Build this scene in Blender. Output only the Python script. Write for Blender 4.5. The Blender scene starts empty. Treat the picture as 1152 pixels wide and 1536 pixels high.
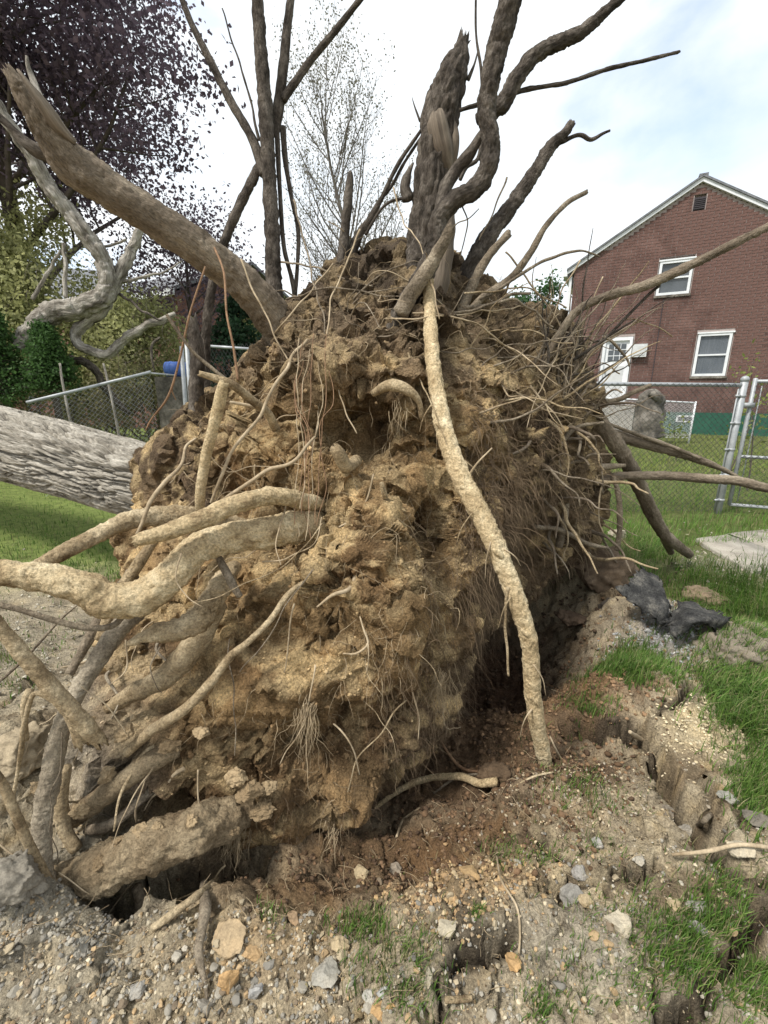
import bpy, math, random
import numpy as np
from mathutils import Vector, Matrix

R = math.radians
rng = np.random.default_rng(11)
random.seed(11)
sc = bpy.context.scene
COL = sc.collection

# ------------------------------------------------------------------ camera, sky, sun, exposure
FPX, PITCH, CH = 660.0, R(15.1), 1.35
cd = bpy.data.cameras.new('camera')
cam = bpy.data.objects.new('camera', cd)
COL.objects.link(cam)
cd.sensor_fit = 'VERTICAL'
cd.sensor_height = 36.0
cd.lens = 36.0 * FPX / 1536.0
cd.clip_start, cd.clip_end = 0.05, 2000.0
cam.location = (0, 0, CH)
cam.rotation_euler = (R(90) - PITCH, 0, 0)
sc.camera = cam
sc.render.resolution_x, sc.render.resolution_y = 768, 1024
sc.render.engine = 'CYCLES'
sc.view_settings.view_transform = 'Standard'
sc.view_settings.look = 'None'
sc.view_settings.gamma = 1.0
sc.view_settings.use_curve_mapping = False
sc.view_settings.exposure = 1.66

SUN_EL, SUN_AZ = R(55), R(236)          # azimuth measured from +Y clockwise; sun stands to the left of and behind the camera
world = bpy.data.worlds.new('World')
sc.world = world
world.use_nodes = True
wn, wl = world.node_tree.nodes, world.node_tree.links
wn.clear()
w_out = wn.new('ShaderNodeOutputWorld')
w_bg = wn.new('ShaderNodeBackground')
w_bg.inputs['Strength'].default_value = 0.1
sky = wn.new('ShaderNodeTexSky')
sky.sky_type = 'NISHITA'
sky.sun_disc = False
sky.sun_elevation = SUN_EL
sky.sun_rotation = SUN_AZ
sky.air_density = 1.0
sky.dust_density = 1.5
tcw = wn.new('ShaderNodeTexCoord')
mpw = wn.new('ShaderNodeMapping')
mpw.inputs['Scale'].default_value = (1.0, 1.0, 2.2)
mpw.inputs['Location'].default_value = (3.4, 1.7, 0.6)
nzw = wn.new('ShaderNodeTexNoise')
nzw.inputs['Scale'].default_value = 1.9
nzw.inputs['Detail'].default_value = 7
nzw.inputs['Roughness'].default_value = 0.52
nzw.inputs['Distortion'].default_value = 0.35
rpw = wn.new('ShaderNodeValToRGB')
rpw.color_ramp.elements[0].position = 0.28
rpw.color_ramp.elements[0].color = (0.35, 0.35, 0.35, 1)
rpw.color_ramp.elements[1].position = 0.43
rpw.color_ramp.elements[1].color = (1, 1, 1, 1)
nzw2 = wn.new('ShaderNodeTexNoise')
nzw2.inputs['Scale'].default_value = 3.1
nzw2.inputs['Detail'].default_value = 6
rpw2 = wn.new('ShaderNodeValToRGB')
rpw2.color_ramp.elements[0].position = 0.3
rpw2.color_ramp.elements[0].color = (3.1, 3.4, 3.7, 1)
rpw2.color_ramp.elements[1].position = 0.65
rpw2.color_ramp.elements[1].color = (3.9, 4.0, 4.05, 1)
mxw = wn.new('ShaderNodeMix')
mxw.data_type = 'RGBA'
wl.new(tcw.outputs['Generated'], mpw.inputs['Vector'])
wl.new(mpw.outputs[0], nzw.inputs['Vector'])
wl.new(mpw.outputs[0], nzw2.inputs['Vector'])
wl.new(nzw.outputs['Fac'], rpw.inputs[0])
wl.new(nzw2.outputs['Fac'], rpw2.inputs[0])
wl.new(rpw.outputs[0], mxw.inputs[0])
wl.new(sky.outputs[0], mxw.inputs[6])
wl.new(rpw2.outputs[0], mxw.inputs[7])
wl.new(mxw.outputs[2], w_bg.inputs['Color'])
wl.new(w_bg.outputs[0], w_out.inputs['Surface'])

sd = bpy.data.lights.new('sun', 'SUN')
sd.energy = 1.5
sd.angle = R(11)
sd.color = (1.0, 0.955, 0.89)
sun = bpy.data.objects.new('sun', sd)
COL.objects.link(sun)
sv = Vector((math.sin(SUN_AZ) * math.cos(SUN_EL), math.cos(SUN_AZ) * math.cos(SUN_EL), math.sin(SUN_EL)))
sun.rotation_euler = sv.to_track_quat('Z', 'Y').to_euler()

# ------------------------------------------------------------------ surveying helpers (photo pixel + distance -> metres)
ST, CT = math.sin(PITCH), math.cos(PITCH)
def ray(px, py):
    a = (px - 576.0) / FPX
    b = (768.0 - py) / FPX
    return np.array([a, CT + b * ST, -ST + b * CT])
def at(px, py, Y):
    v = ray(px, py)
    return np.array([0, 0, CH]) + v * (Y / v[1])
def scl(px, py, Y):                      # metres per photo pixel there
    return Y / ray(px, py)[1] / FPX
def gp(px, py, z=0.0):
    v = ray(px, py)
    return np.array([0, 0, CH]) + v * ((z - CH) / v[2])

# ------------------------------------------------------------------ noise in numpy
_perm = np.random.default_rng(3).permutation(256)
_perm = np.concatenate([_perm, _perm, _perm])
_g = np.random.default_rng(4).normal(size=(256, 3))
_g /= np.linalg.norm(_g, axis=1)[:, None]
_rv = np.random.default_rng(5).random((256, 3))
def _h(i, j, k):
    return _perm[(_perm[(_perm[i & 255] + j) & 255] + k) & 255]
def perlin(p):
    p = np.asarray(p, dtype=np.float64)
    f = np.floor(p)
    i = f.astype(np.int64)
    f = p - f
    u = f * f * f * (f * (f * 6 - 15) + 10)
    out = 0
    for dx in (0, 1):
        wx = u[:, 0] if dx else 1 - u[:, 0]
        for dy in (0, 1):
            wy = u[:, 1] if dy else 1 - u[:, 1]
            for dz in (0, 1):
                wz = u[:, 2] if dz else 1 - u[:, 2]
                g = _g[_h(i[:, 0] + dx, i[:, 1] + dy, i[:, 2] + dz)]
                out = out + wx * wy * wz * (g[:, 0] * (f[:, 0] - dx) + g[:, 1] * (f[:, 1] - dy) + g[:, 2] * (f[:, 2] - dz))
    return out * 1.5
def fbm(p, o=4, gain=0.5, lac=2.03):
    a, s, t = 1.0, 0, 0
    p = np.array(p, dtype=np.float64)
    for k in range(o):
        s = s + a * perlin(p + 17.3 * k)
        t += a
        a *= gain
        p = p * lac
    return s / t
def worley(p):
    """F1, F2 of a jittered cell noise (eight nearest cells)."""
    p = np.asarray(p, dtype=np.float64)
    b = np.floor(p - 0.5).astype(np.int64)
    f1 = np.full(len(p), 9.0)
    f2 = np.full(len(p), 9.0)
    for dx in (0, 1):
        for dy in (0, 1):
            for dz in (0, 1):
                c = b + (dx, dy, dz)
                q = c + 0.15 + 0.7 * _rv[_h(c[:, 0], c[:, 1], c[:, 2])]
                d = np.sqrt(((q - p) ** 2).sum(1))
                f2 = np.minimum(f2, np.maximum(f1, d))
                f1 = np.minimum(f1, d)
    return f1, f2
def facets(p):
    """broken faces: every cell is a plane of its own tilt; returns height and edge distance"""
    p = np.asarray(p, dtype=np.float64)
    b = np.floor(p - 0.5).astype(np.int64)
    f1 = np.full(len(p), 9.0); f2 = np.full(len(p), 9.0); hgt = np.zeros(len(p))
    for dx in (0, 1):
        for dy in (0, 1):
            for dz in (0, 1):
                c = b + (dx, dy, dz)
                hh = _h(c[:, 0], c[:, 1], c[:, 2])
                r = p - (c + 0.15 + 0.7 * _rv[hh])
                d = np.sqrt((r ** 2).sum(1))
                v = (r * _g[(hh * 7 + 3) & 255]).sum(1) + 0.5 * (_rv[hh, 0] - 0.5)
                f2 = np.minimum(f2, np.maximum(f1, d))
                hgt = np.where(d < f1, v, hgt)
                f1 = np.minimum(f1, d)
    return hgt, f2 - f1
def sstep(a, b, x):
    t = np.clip((x - a) / (b - a), 0, 1)
    return t * t * (3 - 2 * t)

# ------------------------------------------------------------------ mesh helpers
def tag(o, label=None, cat=None, group=None, kind=None):
    if label: o['label'] = label
    if cat: o['category'] = cat
    if group: o['group'] = group
    if kind: o['kind'] = kind
    return o
def empty(name, loc=(0, 0, 0), label=None, cat=None, group=None, rz=0.0):
    o = bpy.data.objects.new(name, None)
    o.empty_display_size = 0.1
    o.location = loc
    o.rotation_euler = (0, 0, rz)
    COL.objects.link(o)
    return tag(o, label, cat, group)
def link(name, me, mat=None, parent=None):
    if mat is not None and len(me.materials) == 0:
        me.materials.append(mat)
    o = bpy.data.objects.new(name, me)
    COL.objects.link(o)
    if parent is not None:
        o.parent = parent
        o.matrix_parent_inverse = Matrix.Translation(-Vector(parent.location)) if parent.rotation_euler.z == 0 else Matrix()
    return o
def mesh(name, V, quads=None, tris=None, attrs=None, smooth=True):
    V = np.asarray(V, dtype=np.float32)
    idx, st, n = [], [], 0
    for F, k in ((quads, 4), (tris, 3)):
        if F is None or len(F) == 0:
            continue
        F = np.asarray(F, dtype=np.int32)
        idx.append(F.ravel())
        st.append(n + np.arange(len(F), dtype=np.int32) * k)
        n += F.size
    idx = np.concatenate(idx)
    st = np.concatenate(st)
    me = bpy.data.meshes.new(name)
    me.vertices.add(len(V))
    me.vertices.foreach_set('co', V.ravel())
    me.loops.add(len(idx))
    me.loops.foreach_set('vertex_index', idx)
    me.polygons.add(len(st))
    me.polygons.foreach_set('loop_start', st)
    me.polygons.foreach_set('use_smooth', np.full(len(st), smooth))
    for k, a in (attrs or {}).items():
        a = np.asarray(a, dtype=np.float32)
        if a.ndim == 1:
            me.attributes.new(k, 'FLOAT', 'POINT').data.foreach_set('value', a)
        elif a.shape[1] == 3 and k == 'tc':
            me.attributes.new(k, 'FLOAT_VECTOR', 'POINT').data.foreach_set('vector', a.ravel())
        else:
            if a.shape[1] == 3:
                a = np.concatenate([a, np.ones((len(a), 1), np.float32)], 1)
            me.attributes.new(k, 'FLOAT_COLOR', 'POINT').data.foreach_set('color', a.ravel())
    me.update(calc_edges=True)
    me.validate()
    return me
class MB:
    """collects pieces of one mesh"""
    def __init__(s):
        s.V, s.Q, s.T, s.A, s.n = [], [], [], {}, 0
    def add(s, V, quads=None, tris=None, **attrs):
        V = np.asarray(V, dtype=np.float64)
        s.V.append(V)
        if quads is not None and len(quads): s.Q.append(np.asarray(quads) + s.n)
        if tris is not None and len(tris): s.T.append(np.asarray(tris) + s.n)
        for k, a in attrs.items(): s.A.setdefault(k, []).append(np.asarray(a))
        s.n += len(V)
        return s
    def box(s, lo, hi, M=None):
        lo, hi = np.asarray(lo, float), np.asarray(hi, float)
        V = np.array([[(lo, hi)[i][0], (lo, hi)[j][1], (lo, hi)[k][2]] for i in (0, 1) for j in (0, 1) for k in (0, 1)])
        if M is not None: V = M(V)
        return s.add(V, quads=[[0, 1, 3, 2], [4, 6, 7, 5], [0, 4, 5, 1], [2, 3, 7, 6], [0, 2, 6, 4], [1, 5, 7, 3]])
    def build(s, name, mat, parent=None, smooth=True, label=None):
        me = mesh(name, np.concatenate(s.V), np.concatenate(s.Q) if s.Q else None, np.concatenate(s.T) if s.T else None,
                  {k: np.concatenate(a) for k, a in s.A.items()}, smooth)
        o = link(name, me, mat, parent)
        if label: o['label'] = label
        return o
def crom(P, n):
    """Catmull-Rom through the rows of P, n samples"""
    P = np.asarray(P, float)
    if len(P) == 2:
        t = np.linspace(0, 1, n)[:, None]
        return P[0] * (1 - t) + P[1] * t
    d = np.linalg.norm(np.diff(P[:, :3], axis=0), axis=1)
    u = np.concatenate([[0], np.cumsum(d)])
    Q = np.concatenate([[2 * P[0] - P[1]], P, [2 * P[-1] - P[-2]]])
    s = np.linspace(0, u[-1], n)
    i = np.clip(np.searchsorted(u, s, side='right') - 1, 0, len(P) - 2)
    t = ((s - u[i]) / np.maximum(u[i + 1] - u[i], 1e-9))[:, None]
    p0, p1, p2, p3 = Q[i], Q[i + 1], Q[i + 2], Q[i + 3]
    return 0.5 * ((2 * p1) + (-p0 + p2) * t + (2 * p0 - 5 * p1 + 4 * p2 - p3) * t * t + (-p0 + 3 * p1 - 3 * p2 + p3) * t ** 3)
def tube_arrays(P, sides=10, bump=None, ends=(True, True), jag=0.0):
    """P: (n,4) x y z r. returns V, quads, tc. bump(pos, s, ang)->radial factor"""
    P = np.asarray(P, float)
    n = len(P)
    C, rad = P[:, :3], np.maximum(P[:, 3], 1e-4)
    T = np.gradient(C, axis=0)
    T /= np.linalg.norm(T, axis=1)[:, None] + 1e-12
    N = np.zeros_like(T)
    a = np.array([0, 0, 1.0]) if abs(T[0][2]) < 0.9 else np.array([1.0, 0, 0])
    v = np.cross(T[0], a)
    N[0] = v / np.linalg.norm(v)
    for i in range(1, n):
        v = N[i - 1] - T[i] * np.dot(N[i - 1], T[i])
        N[i] = v / (np.linalg.norm(v) + 1e-12)
    B = np.cross(T, N)
    s = np.concatenate([[0], np.cumsum(np.linalg.norm(np.diff(C, axis=0), axis=1))])
    ang = np.linspace(0, 2 * math.pi, sides, endpoint=False)
    ca, sa = np.cos(ang), np.sin(ang)
    D = N[:, None, :] * ca[None, :, None] + B[:, None, :] * sa[None, :, None]
    rr = np.repeat(rad[:, None], sides, 1)
    tc = np.stack([np.repeat(s[:, None], sides, 1), rr * ca, rr * sa], -1)
    if bump is not None:
        rr = rr * bump((C[:, None, :] + D * rr[..., None]).reshape(-1, 3), tc.reshape(-1, 3)).reshape(n, sides)
    V = C[:, None, :] + D * rr[..., None]
    if jag:
        j = (rng.random(sides) - 0.3) * jag * rad[-1] * 2
        V[-1] += T[-1] * j[:, None]
        V[-2] += T[-2] * j[:, None] * 0.5
    V = V.reshape(-1, 3)
    tc = tc.reshape(-1, 3)
    I = np.arange(n * sides).reshape(n, sides)
    J = np.roll(I, -1, 1)
    Q = np.stack([I[:-1], J[:-1], J[1:], I[1:]], -1).reshape(-1, 4)
    tr = []
    for e, (ri, sg) in zip(ends, ((0, -1), (n - 1, 1))):
        if e:
            V = np.concatenate([V, [C[ri] + T[ri] * rad[ri] * (0.35 if not (jag and sg > 0) else -0.3) * sg]])
            tc = np.concatenate([tc, [[s[ri], 0, 0]]])
            k = len(V) - 1
            ring, nx = I[ri], J[ri]
            tr.append(np.stack([ring, nx, np.full(sides, k)] if sg > 0 else [nx, ring, np.full(sides, k)], -1))
    return V, Q, (np.concatenate(tr) if tr else None), tc
def pxpath(pts):
    """rows (px, py, Y, width_px) -> (x y z r)"""
    return np.array([[*at(a, b, c), 0.365 * w * scl(a, b, c)] for a, b, c, w in pts])
def rootbump(amp, f, crust=1.0):
    def g(p, tc):
        k = 1 + amp * (fbm(p * f, 3) * 1.4) + amp * 0.5 * fbm(tc * np.array([f * 1.2, f * 4, f * 4]), 2)
        if len(p) > 1500:                     # crusts of clay and torn bark on the thick ones
            a, b = worley(p * f * 2.1 + 0.6 * np.stack([perlin(p * 20), perlin(p * 20 + 9), perlin(p * 20 + 18)], -1))
            patch = sstep(-0.12, 0.12, fbm(p * f * 0.6 + 60, 3))
            r_ = np.maximum(np.hypot(tc[:, 1], tc[:, 2]), 0.006)
            hf, ef = facets(p * 62 + 0.5 * np.stack([perlin(p * 40), perlin(p * 40 + 9), perlin(p * 40 + 18)], -1))
            cs = np.minimum(1.0, r_ / 0.03) * crust
            k = k + cs * (0.0036 * hf * (0.35 + 0.65 * patch) + 0.0040 * fbm(p * 95, 3, 0.65) - 0.0035 * (1 - sstep(0.0, 0.10, ef)) * patch) / r_
            k = k + amp * (0.75 * (0.55 - a) * patch + 0.30 * sstep(0.0, 0.22, b - a) * (1 - patch)) + amp * 0.25 * fbm(p * f * 5, 2)
        return k
    return g
def root(name, pts, mat, parent, sides=12, step=0.012, amp=0.22, f=14, jag=0.0, path=None, label=None, ends=(True, True), wob=0.0):
    P = pxpath(pts) if path is None else np.asarray(path, float)
    L = np.linalg.norm(np.diff(P[:, :3], axis=0), axis=1).sum()
    n = max(8, int(L / step))
    S = crom(P, n)
    if wob:
        q = S[:, :3] * 9
        S[:, :3] += wob * np.stack([perlin(q + 5), perlin(q + 31), perlin(q + 77)], -1)
    V, Q, T, tc = tube_arrays(S, sides, rootbump(amp, f), ends, jag)
    o = link(name, mesh(name, V, Q, T, {'tc': tc}), mat, parent)
    if label: o['label'] = label
    return o
def strands(P0, D0, L, r0, nseg=8, grav=0.6, wander=0.5, r1=0.25, sides=3):
    """many thin hanging tubes as arrays. P0,D0 (N,3); L,r0 (N,)"""
    N = len(P0)
    pts = [P0]
    d = D0 / np.linalg.norm(D0, axis=1)[:, None]
    seg = (L / nseg)[:, None]
    for k in range(nseg):
        d = d + rng.normal(size=(N, 3)) * wander + np.array([0, 0, -grav]) * (1 if np.isscalar(grav) else 1)
        d /= np.linalg.norm(d, axis=1)[:, None]
        pts.append(pts[-1] + d * seg)
    P = np.stack(pts, 1)
    return strand_mesh(P, r0, r1, sides)
def strand_mesh(P, r0, r1=0.25, sides=3):
    N, m, _ = P.shape
    T = np.gradient(P, axis=1)
    T /= np.linalg.norm(T, axis=2)[..., None] + 1e-9
    ref = np.array([0.31, 0.87, 0.38])
    A = np.cross(T, ref); A /= np.linalg.norm(A, axis=2)[..., None] + 1e-9
    B = np.cross(T, A)
    rad = r0[:, None] * np.linspace(1, r1, m)[None]
    V = []
    for k in range(sides):
        a = 2 * math.pi * k / sides
        V.append(P + (A * math.cos(a) + B * math.sin(a)) * rad[..., None])
    V = np.stack(V, 2)                               # N,m,sides,3
    I = np.arange(N * m * sides).reshape(N, m, sides)
    J = np.roll(I, -1, 2)
    Q = np.stack([I[:, :-1], J[:, :-1], J[:, 1:], I[:, 1:]], -1).reshape(-1, 4)
    return V.reshape(-1, 3), Q

# ------------------------------------------------------------------ materials
def nd(m, t, **kw):
    n = m.node_tree.nodes.new(t)
    for k, v in kw.items():
        setattr(n, k, v)
    return n
def mat(name, cols, scale=6.0, detail=8, rough=0.9, bump=0.0, bscale=40.0, bdist=0.004, coord='Object', stretch=(1, 1, 1), spec=0.25,
        attr=None, ramp=(0.35, 0.65), fine=0.35, fscale=None, metal=0.0, fleck=None, transl=0.0):
    """colour = noise ramp over cols, times an attribute colour when attr is given, times a fine grain; relief from noise"""
    m = bpy.data.materials.new(name)
    m.use_nodes = True
    nt = m.node_tree
    L = nt.links.new
    bs = nt.nodes['Principled BSDF']
    bs.inputs['Roughness'].default_value = rough
    bs.inputs['Specular IOR Level'].default_value = spec
    bs.inputs['Metallic'].default_value = metal
    if coord == 'tc':
        c = nd(m, 'ShaderNodeAttribute', attribute_name='tc').outputs['Vector']
    else:
        c = nd(m, 'ShaderNodeTexCoord').outputs[coord]
    mp = nd(m, 'ShaderNodeMapping')
    mp.inputs['Scale'].default_value = stretch
    L(c, mp.inputs[0])
    n1 = nd(m, 'ShaderNodeTexNoise')
    n1.inputs['Scale'].default_value = scale
    n1.inputs['Detail'].default_value = detail
    n1.inputs['Roughness'].default_value = 0.62
    L(mp.outputs[0], n1.inputs['Vector'])
    rp = nd(m, 'ShaderNodeValToRGB')
    el = rp.color_ramp.elements
    while len(el) < len(cols): el.new(0.5)
    for i, cc in enumerate(cols):
        el[i].position = ramp[0] + (ramp[1] - ramp[0]) * (i / max(1, len(cols) - 1))
        el[i].color = (*cc, 1)
    L(n1.outputs['Fac'], rp.inputs[0])
    out = rp.outputs[0]
    if attr:
        a = nd(m, 'ShaderNodeAttribute', attribute_name=attr)
        mx = nd(m, 'ShaderNodeMix', data_type='RGBA', blend_type='MULTIPLY')
        mx.inputs[0].default_value = 1.0
        L(out, mx.inputs[6]); L(a.outputs['Color'], mx.inputs[7])
        out = mx.outputs[2]
    if fine:
        n2 = nd(m, 'ShaderNodeTexNoise')
        n2.inputs['Scale'].default_value = fscale or scale * 9
        n2.inputs['Detail'].default_value = 5
        n2.inputs['Roughness'].default_value = 0.7
        L(mp.outputs[0], n2.inputs['Vector'])
        mr = nd(m, 'ShaderNodeMapRange')
        mr.inputs[1].default_value = 0.3; mr.inputs[2].default_value = 0.7
        mr.inputs[3].default_value = 1 - fine; mr.inputs[4].default_value = 1 + fine
        L(n2.outputs['Fac'], mr.inputs[0])
        mx = nd(m, 'ShaderNodeMix', data_type='RGBA', blend_type='MULTIPLY')
        mx.inputs[0].default_value = 1.0
        L(out, mx.inputs[6]); L(mr.outputs[0], mx.inputs[7])
        out = mx.outputs[2]
    L(out, bs.inputs['Base Color'])
    if bump:
        n3 = nd(m, 'ShaderNodeTexNoise')
        n3.inputs['Scale'].default_value = bscale
        n3.inputs['Detail'].default_value = 8
        n3.inputs['Roughness'].default_value = 0.68
        L(mp.outputs[0], n3.inputs['Vector'])
        bp = nd(m, 'ShaderNodeBump')
        bp.inputs['Strength'].default_value = bump
        bp.inputs['Distance'].default_value = bdist
        L(n3.outputs['Fac'], bp.inputs['Height'])
        L(bp.outputs[0], bs.inputs['Normal'])
    if transl:
        tr = nd(m, 'ShaderNodeBsdfTranslucent')
        L(out, tr.inputs['Color'])
        ms = nd(m, 'ShaderNodeMixShader')
        ms.inputs[0].default_value = transl
        L(bs.outputs[0], ms.inputs[1]); L(tr.outputs[0], ms.inputs[2])
        L(ms.outputs[0], nt.nodes['Material Output'].inputs['Surface'])
    return m
W3 = (1.0, 1.0, 1.0)
M = {}
M['ground'] = mat('ground_earth', [(0.66, 0.66, 0.66), (1, 1, 1), (1.25, 1.22, 1.15)], 11, attr='col', fine=0.55, fscale=150, bump=1.0, bscale=120, bdist=0.014, rough=0.97, spec=0.1)
M['soil'] = mat('root_ball_soil', [(0.55, 0.54, 0.53), (0.95, 0.95, 0.95), (1.4, 1.36, 1.28)], 6, attr='col', fine=0.6, fscale=130, bump=1.0, bscale=95, bdist=0.024, rough=0.97, spec=0.08)
M['crumb'] = mat('soil_crumbs', [(0.8, 0.8, 0.8), (1.15, 1.15, 1.15)], 30, attr='col', fine=0.3, fscale=200, bump=0.6, bscale=180, bdist=0.003, rough=0.95, spec=0.15)
M['stone'] = mat('stone', [(0.75, 0.75, 0.76), (1.0, 1.0, 1.0), (1.15, 1.12, 1.08)], 25, attr='col', fine=0.25, fscale=260, bump=0.5, bscale=140, bdist=0.003, rough=0.85, spec=0.3)
M['tan_root'] = mat('clay_coated_root', [(0.15, 0.105, 0.06), (0.31, 0.235, 0.14), (0.39, 0.305, 0.19), (0.53, 0.43, 0.28)], 11, fine=0.5, fscale=140, bump=1.0, bscale=60, bdist=0.016, rough=0.95, ramp=(0.33, 0.64), spec=0.12)
M['yellow_root'] = mat('pale_clay_root', [(0.22, 0.155, 0.085), (0.47, 0.36, 0.21), (0.55, 0.435, 0.265), (0.66, 0.55, 0.36)], 10, fine=0.5, fscale=140, bump=1.0, bscale=55, bdist=0.018, rough=0.95, ramp=(0.33, 0.64), spec=0.12)
M['grey_root'] = mat('grey_brown_root', [(0.10, 0.08, 0.057), (0.21, 0.17, 0.122), (0.34, 0.285, 0.21)], 12, fine=0.5, fscale=140, bump=1.0, bscale=60, bdist=0.016, rough=0.95, spec=0.12, ramp=(0.3, 0.65))
M['dark_root'] = mat('dark_weathered_root', [(0.040, 0.034, 0.028), (0.095, 0.080, 0.066), (0.17, 0.147, 0.122)], 16, fine=0.55, fscale=90, bump=1.0, bscale=55, bdist=0.022, rough=0.95, coord='tc', stretch=(0.6, 1.4, 1.4), spec=0.1)
M['smooth_root'] = mat('brown_smooth_root_bark', [(0.10, 0.078, 0.055), (0.185, 0.148, 0.108), (0.30, 0.25, 0.185)], 9, fine=0.5, fscale=140, bump=1.0, bscale=50, bdist=0.014, rough=0.92, coord='tc', stretch=(0.5, 1.5, 1.5), ramp=(0.33, 0.68), spec=0.15)
M['bark'] = mat('furrowed_grey_bark', [(0.13, 0.117, 0.096), (0.29, 0.265, 0.222), (0.42, 0.39, 0.335)], 10, fine=0.5, fscale=80, bump=1.0, bscale=40, bdist=0.02, rough=0.97, coord='tc', stretch=(0.3, 1.6, 1.6), ramp=(0.3, 0.68), spec=0.1)
M['limb'] = mat('pale_flaky_limb_bark', [(0.12, 0.105, 0.085), (0.29, 0.265, 0.225), (0.46, 0.43, 0.375)], 8, fine=0.45, fscale=45, bump=1.0, bscale=28, bdist=0.03, rough=0.97, coord='tc', stretch=(0.4, 1.6, 1.6), ramp=(0.34, 0.64), spec=0.1)
M['wood'] = mat('torn_bare_wood', [(0.075, 0.058, 0.043), (0.15, 0.12, 0.09), (0.23, 0.19, 0.145)], 9, fine=0.4, fscale=50, bump=0.9, bscale=30, bdist=0.01, rough=0.85, coord='tc', stretch=(0.12, 2.2, 2.2), ramp=(0.3, 0.7))
M['fresh_wood'] = mat('fresh_broken_wood', [(0.36, 0.24, 0.12), (0.60, 0.45, 0.25)], 25, fine=0.3, fscale=200, bump=0.8, bscale=90, bdist=0.004)
M['soil_root'] = mat('soil_crusted_root', [(0.13, 0.092, 0.056), (0.26, 0.198, 0.122), (0.39, 0.31, 0.20)], 8, fine=0.5, fscale=140, bump=1.0, bscale=70, bdist=0.02, rough=0.97, ramp=(0.3, 0.66), spec=0.1)
M['clay_root'] = mat('grey_clay_root', [(0.16, 0.13, 0.095), (0.29, 0.245, 0.18), (0.40, 0.345, 0.26)], 9, fine=0.5, fscale=140, bump=1.0, bscale=60, bdist=0.014, rough=0.95, spec=0.12, ramp=(0.32, 0.66))
M['rootlet'] = mat('pale_rootlet', [(0.22, 0.165, 0.10), (0.44, 0.355, 0.24)], 14, fine=0.25)
M['orange_root'] = mat('orange_rootlet', [(0.15, 0.088, 0.05), (0.27, 0.165, 0.095)], 25, fine=0.4)
M['hair'] = mat('fibrous_rootlets', [(0.085, 0.058, 0.036), (0.20, 0.145, 0.09)], 9, fine=0.2)
M['hair_pale'] = mat('clay_fibres', [(0.2, 0.15, 0.09), (0.42, 0.33, 0.21)], 9, fine=0.2)
M['grass'] = mat('grass_blades', [(0.8, 0.8, 0.8), (1.1, 1.1, 1.1)], 3, attr='col', fine=0, rough=0.6, spec=0.3, transl=0.3)
M['leaf'] = mat('leaves', [(0.75, 0.75, 0.75), (1.15, 1.15, 1.15)], 1.2, attr='col', fine=0, rough=0.6, spec=0.25, transl=0.5)
M['twig'] = mat('thin_branches', [(0.06, 0.05, 0.042), (0.12, 0.10, 0.085)], 6, fine=0.2)
M['pale_twig'] = mat('pale_thin_branches', [(0.12, 0.105, 0.09), (0.2, 0.18, 0.155)], 6, fine=0.2)
M['brick'] = mat('red_brown_brick', [(0.085, 0.048, 0.041), (0.130, 0.074, 0.062), (0.18, 0.106, 0.09)], 1.9, detail=4, fine=0.38, fscale=34, rough=0.9, ramp=(0.3, 0.7), bump=0.3, bscale=80, bdist=0.004)
M['mortar'] = mat('mortar', [(0.30, 0.25, 0.23), (0.38, 0.33, 0.31)], 4, fine=0.2, rough=0.95)
M['white'] = mat('white_paint', [(0.62, 0.64, 0.66), (0.76, 0.77, 0.78)], 3, fine=0.06, rough=0.5)
M['green'] = mat('green_painted_foundation', [(0.018, 0.075, 0.05), (0.03, 0.105, 0.07)], 2.5, fine=0.2, rough=0.7)
M['glass'] = mat('window_glass', [(0.05, 0.06, 0.065), (0.09, 0.10, 0.11)], 2, fine=0, rough=0.08, spec=0.6)
M['curtain'] = mat('grey_curtain', [(0.20, 0.215, 0.245), (0.40, 0.42, 0.46)], 6, fine=0.1, stretch=(6, 6, 0.3))
M['shingle'] = mat('grey_roof_shingles', [(0.12, 0.125, 0.135), (0.2, 0.205, 0.215)], 5, fine=0.3, rough=0.9, bump=0.4, bscale=20, bdist=0.02)
M['dark'] = mat('dark_louvre', [(0.045, 0.04, 0.045), (0.07, 0.062, 0.068)], 5, fine=0)
M['galv'] = mat('galvanised_steel', [(0.27, 0.285, 0.295), (0.40, 0.415, 0.42)], 9, fine=0.15, rough=0.55, metal=0.3, spec=0.4)
M['wire'] = mat('weathered_wire', [(0.045, 0.048, 0.048), (0.09, 0.092, 0.092)], 9, fine=0.1, rough=0.6, metal=0.1)
M['wire_pale'] = mat('galvanised_wire', [(0.30, 0.31, 0.32), (0.42, 0.43, 0.44)], 9, fine=0.1, rough=0.5, metal=0.4)
M['wire_white'] = mat('white_coated_wire', [(0.55, 0.56, 0.57), (0.68, 0.68, 0.68)], 9, fine=0.1, rough=0.6)
M['concrete'] = mat('path_concrete', [(0.22, 0.20, 0.165), (0.31, 0.28, 0.235), (0.38, 0.35, 0.295)], 5, fine=0.25, fscale=90, bump=0.5, bscale=60, bdist=0.004)
M['fabric'] = mat('black_landscape_fabric', [(0.030, 0.030, 0.030), (0.062, 0.061, 0.058), (0.16, 0.15, 0.13)], 14, fine=0.6, fscale=120, bump=1.0, bscale=90, bdist=0.008, rough=1.0, spec=0.05, ramp=(0.36, 0.70))
M['blue'] = mat('blue_plastic', [(0.05, 0.11, 0.34), (0.09, 0.17, 0.45)], 5, fine=0.1, rough=0.5)
M['stump'] = mat('grey_log_bark', [(0.055, 0.05, 0.042), (0.14, 0.125, 0.105), (0.24, 0.22, 0.19)], 3.5, fine=0.4, fscale=25, bump=1.0, bscale=14, bdist=0.02)
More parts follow.
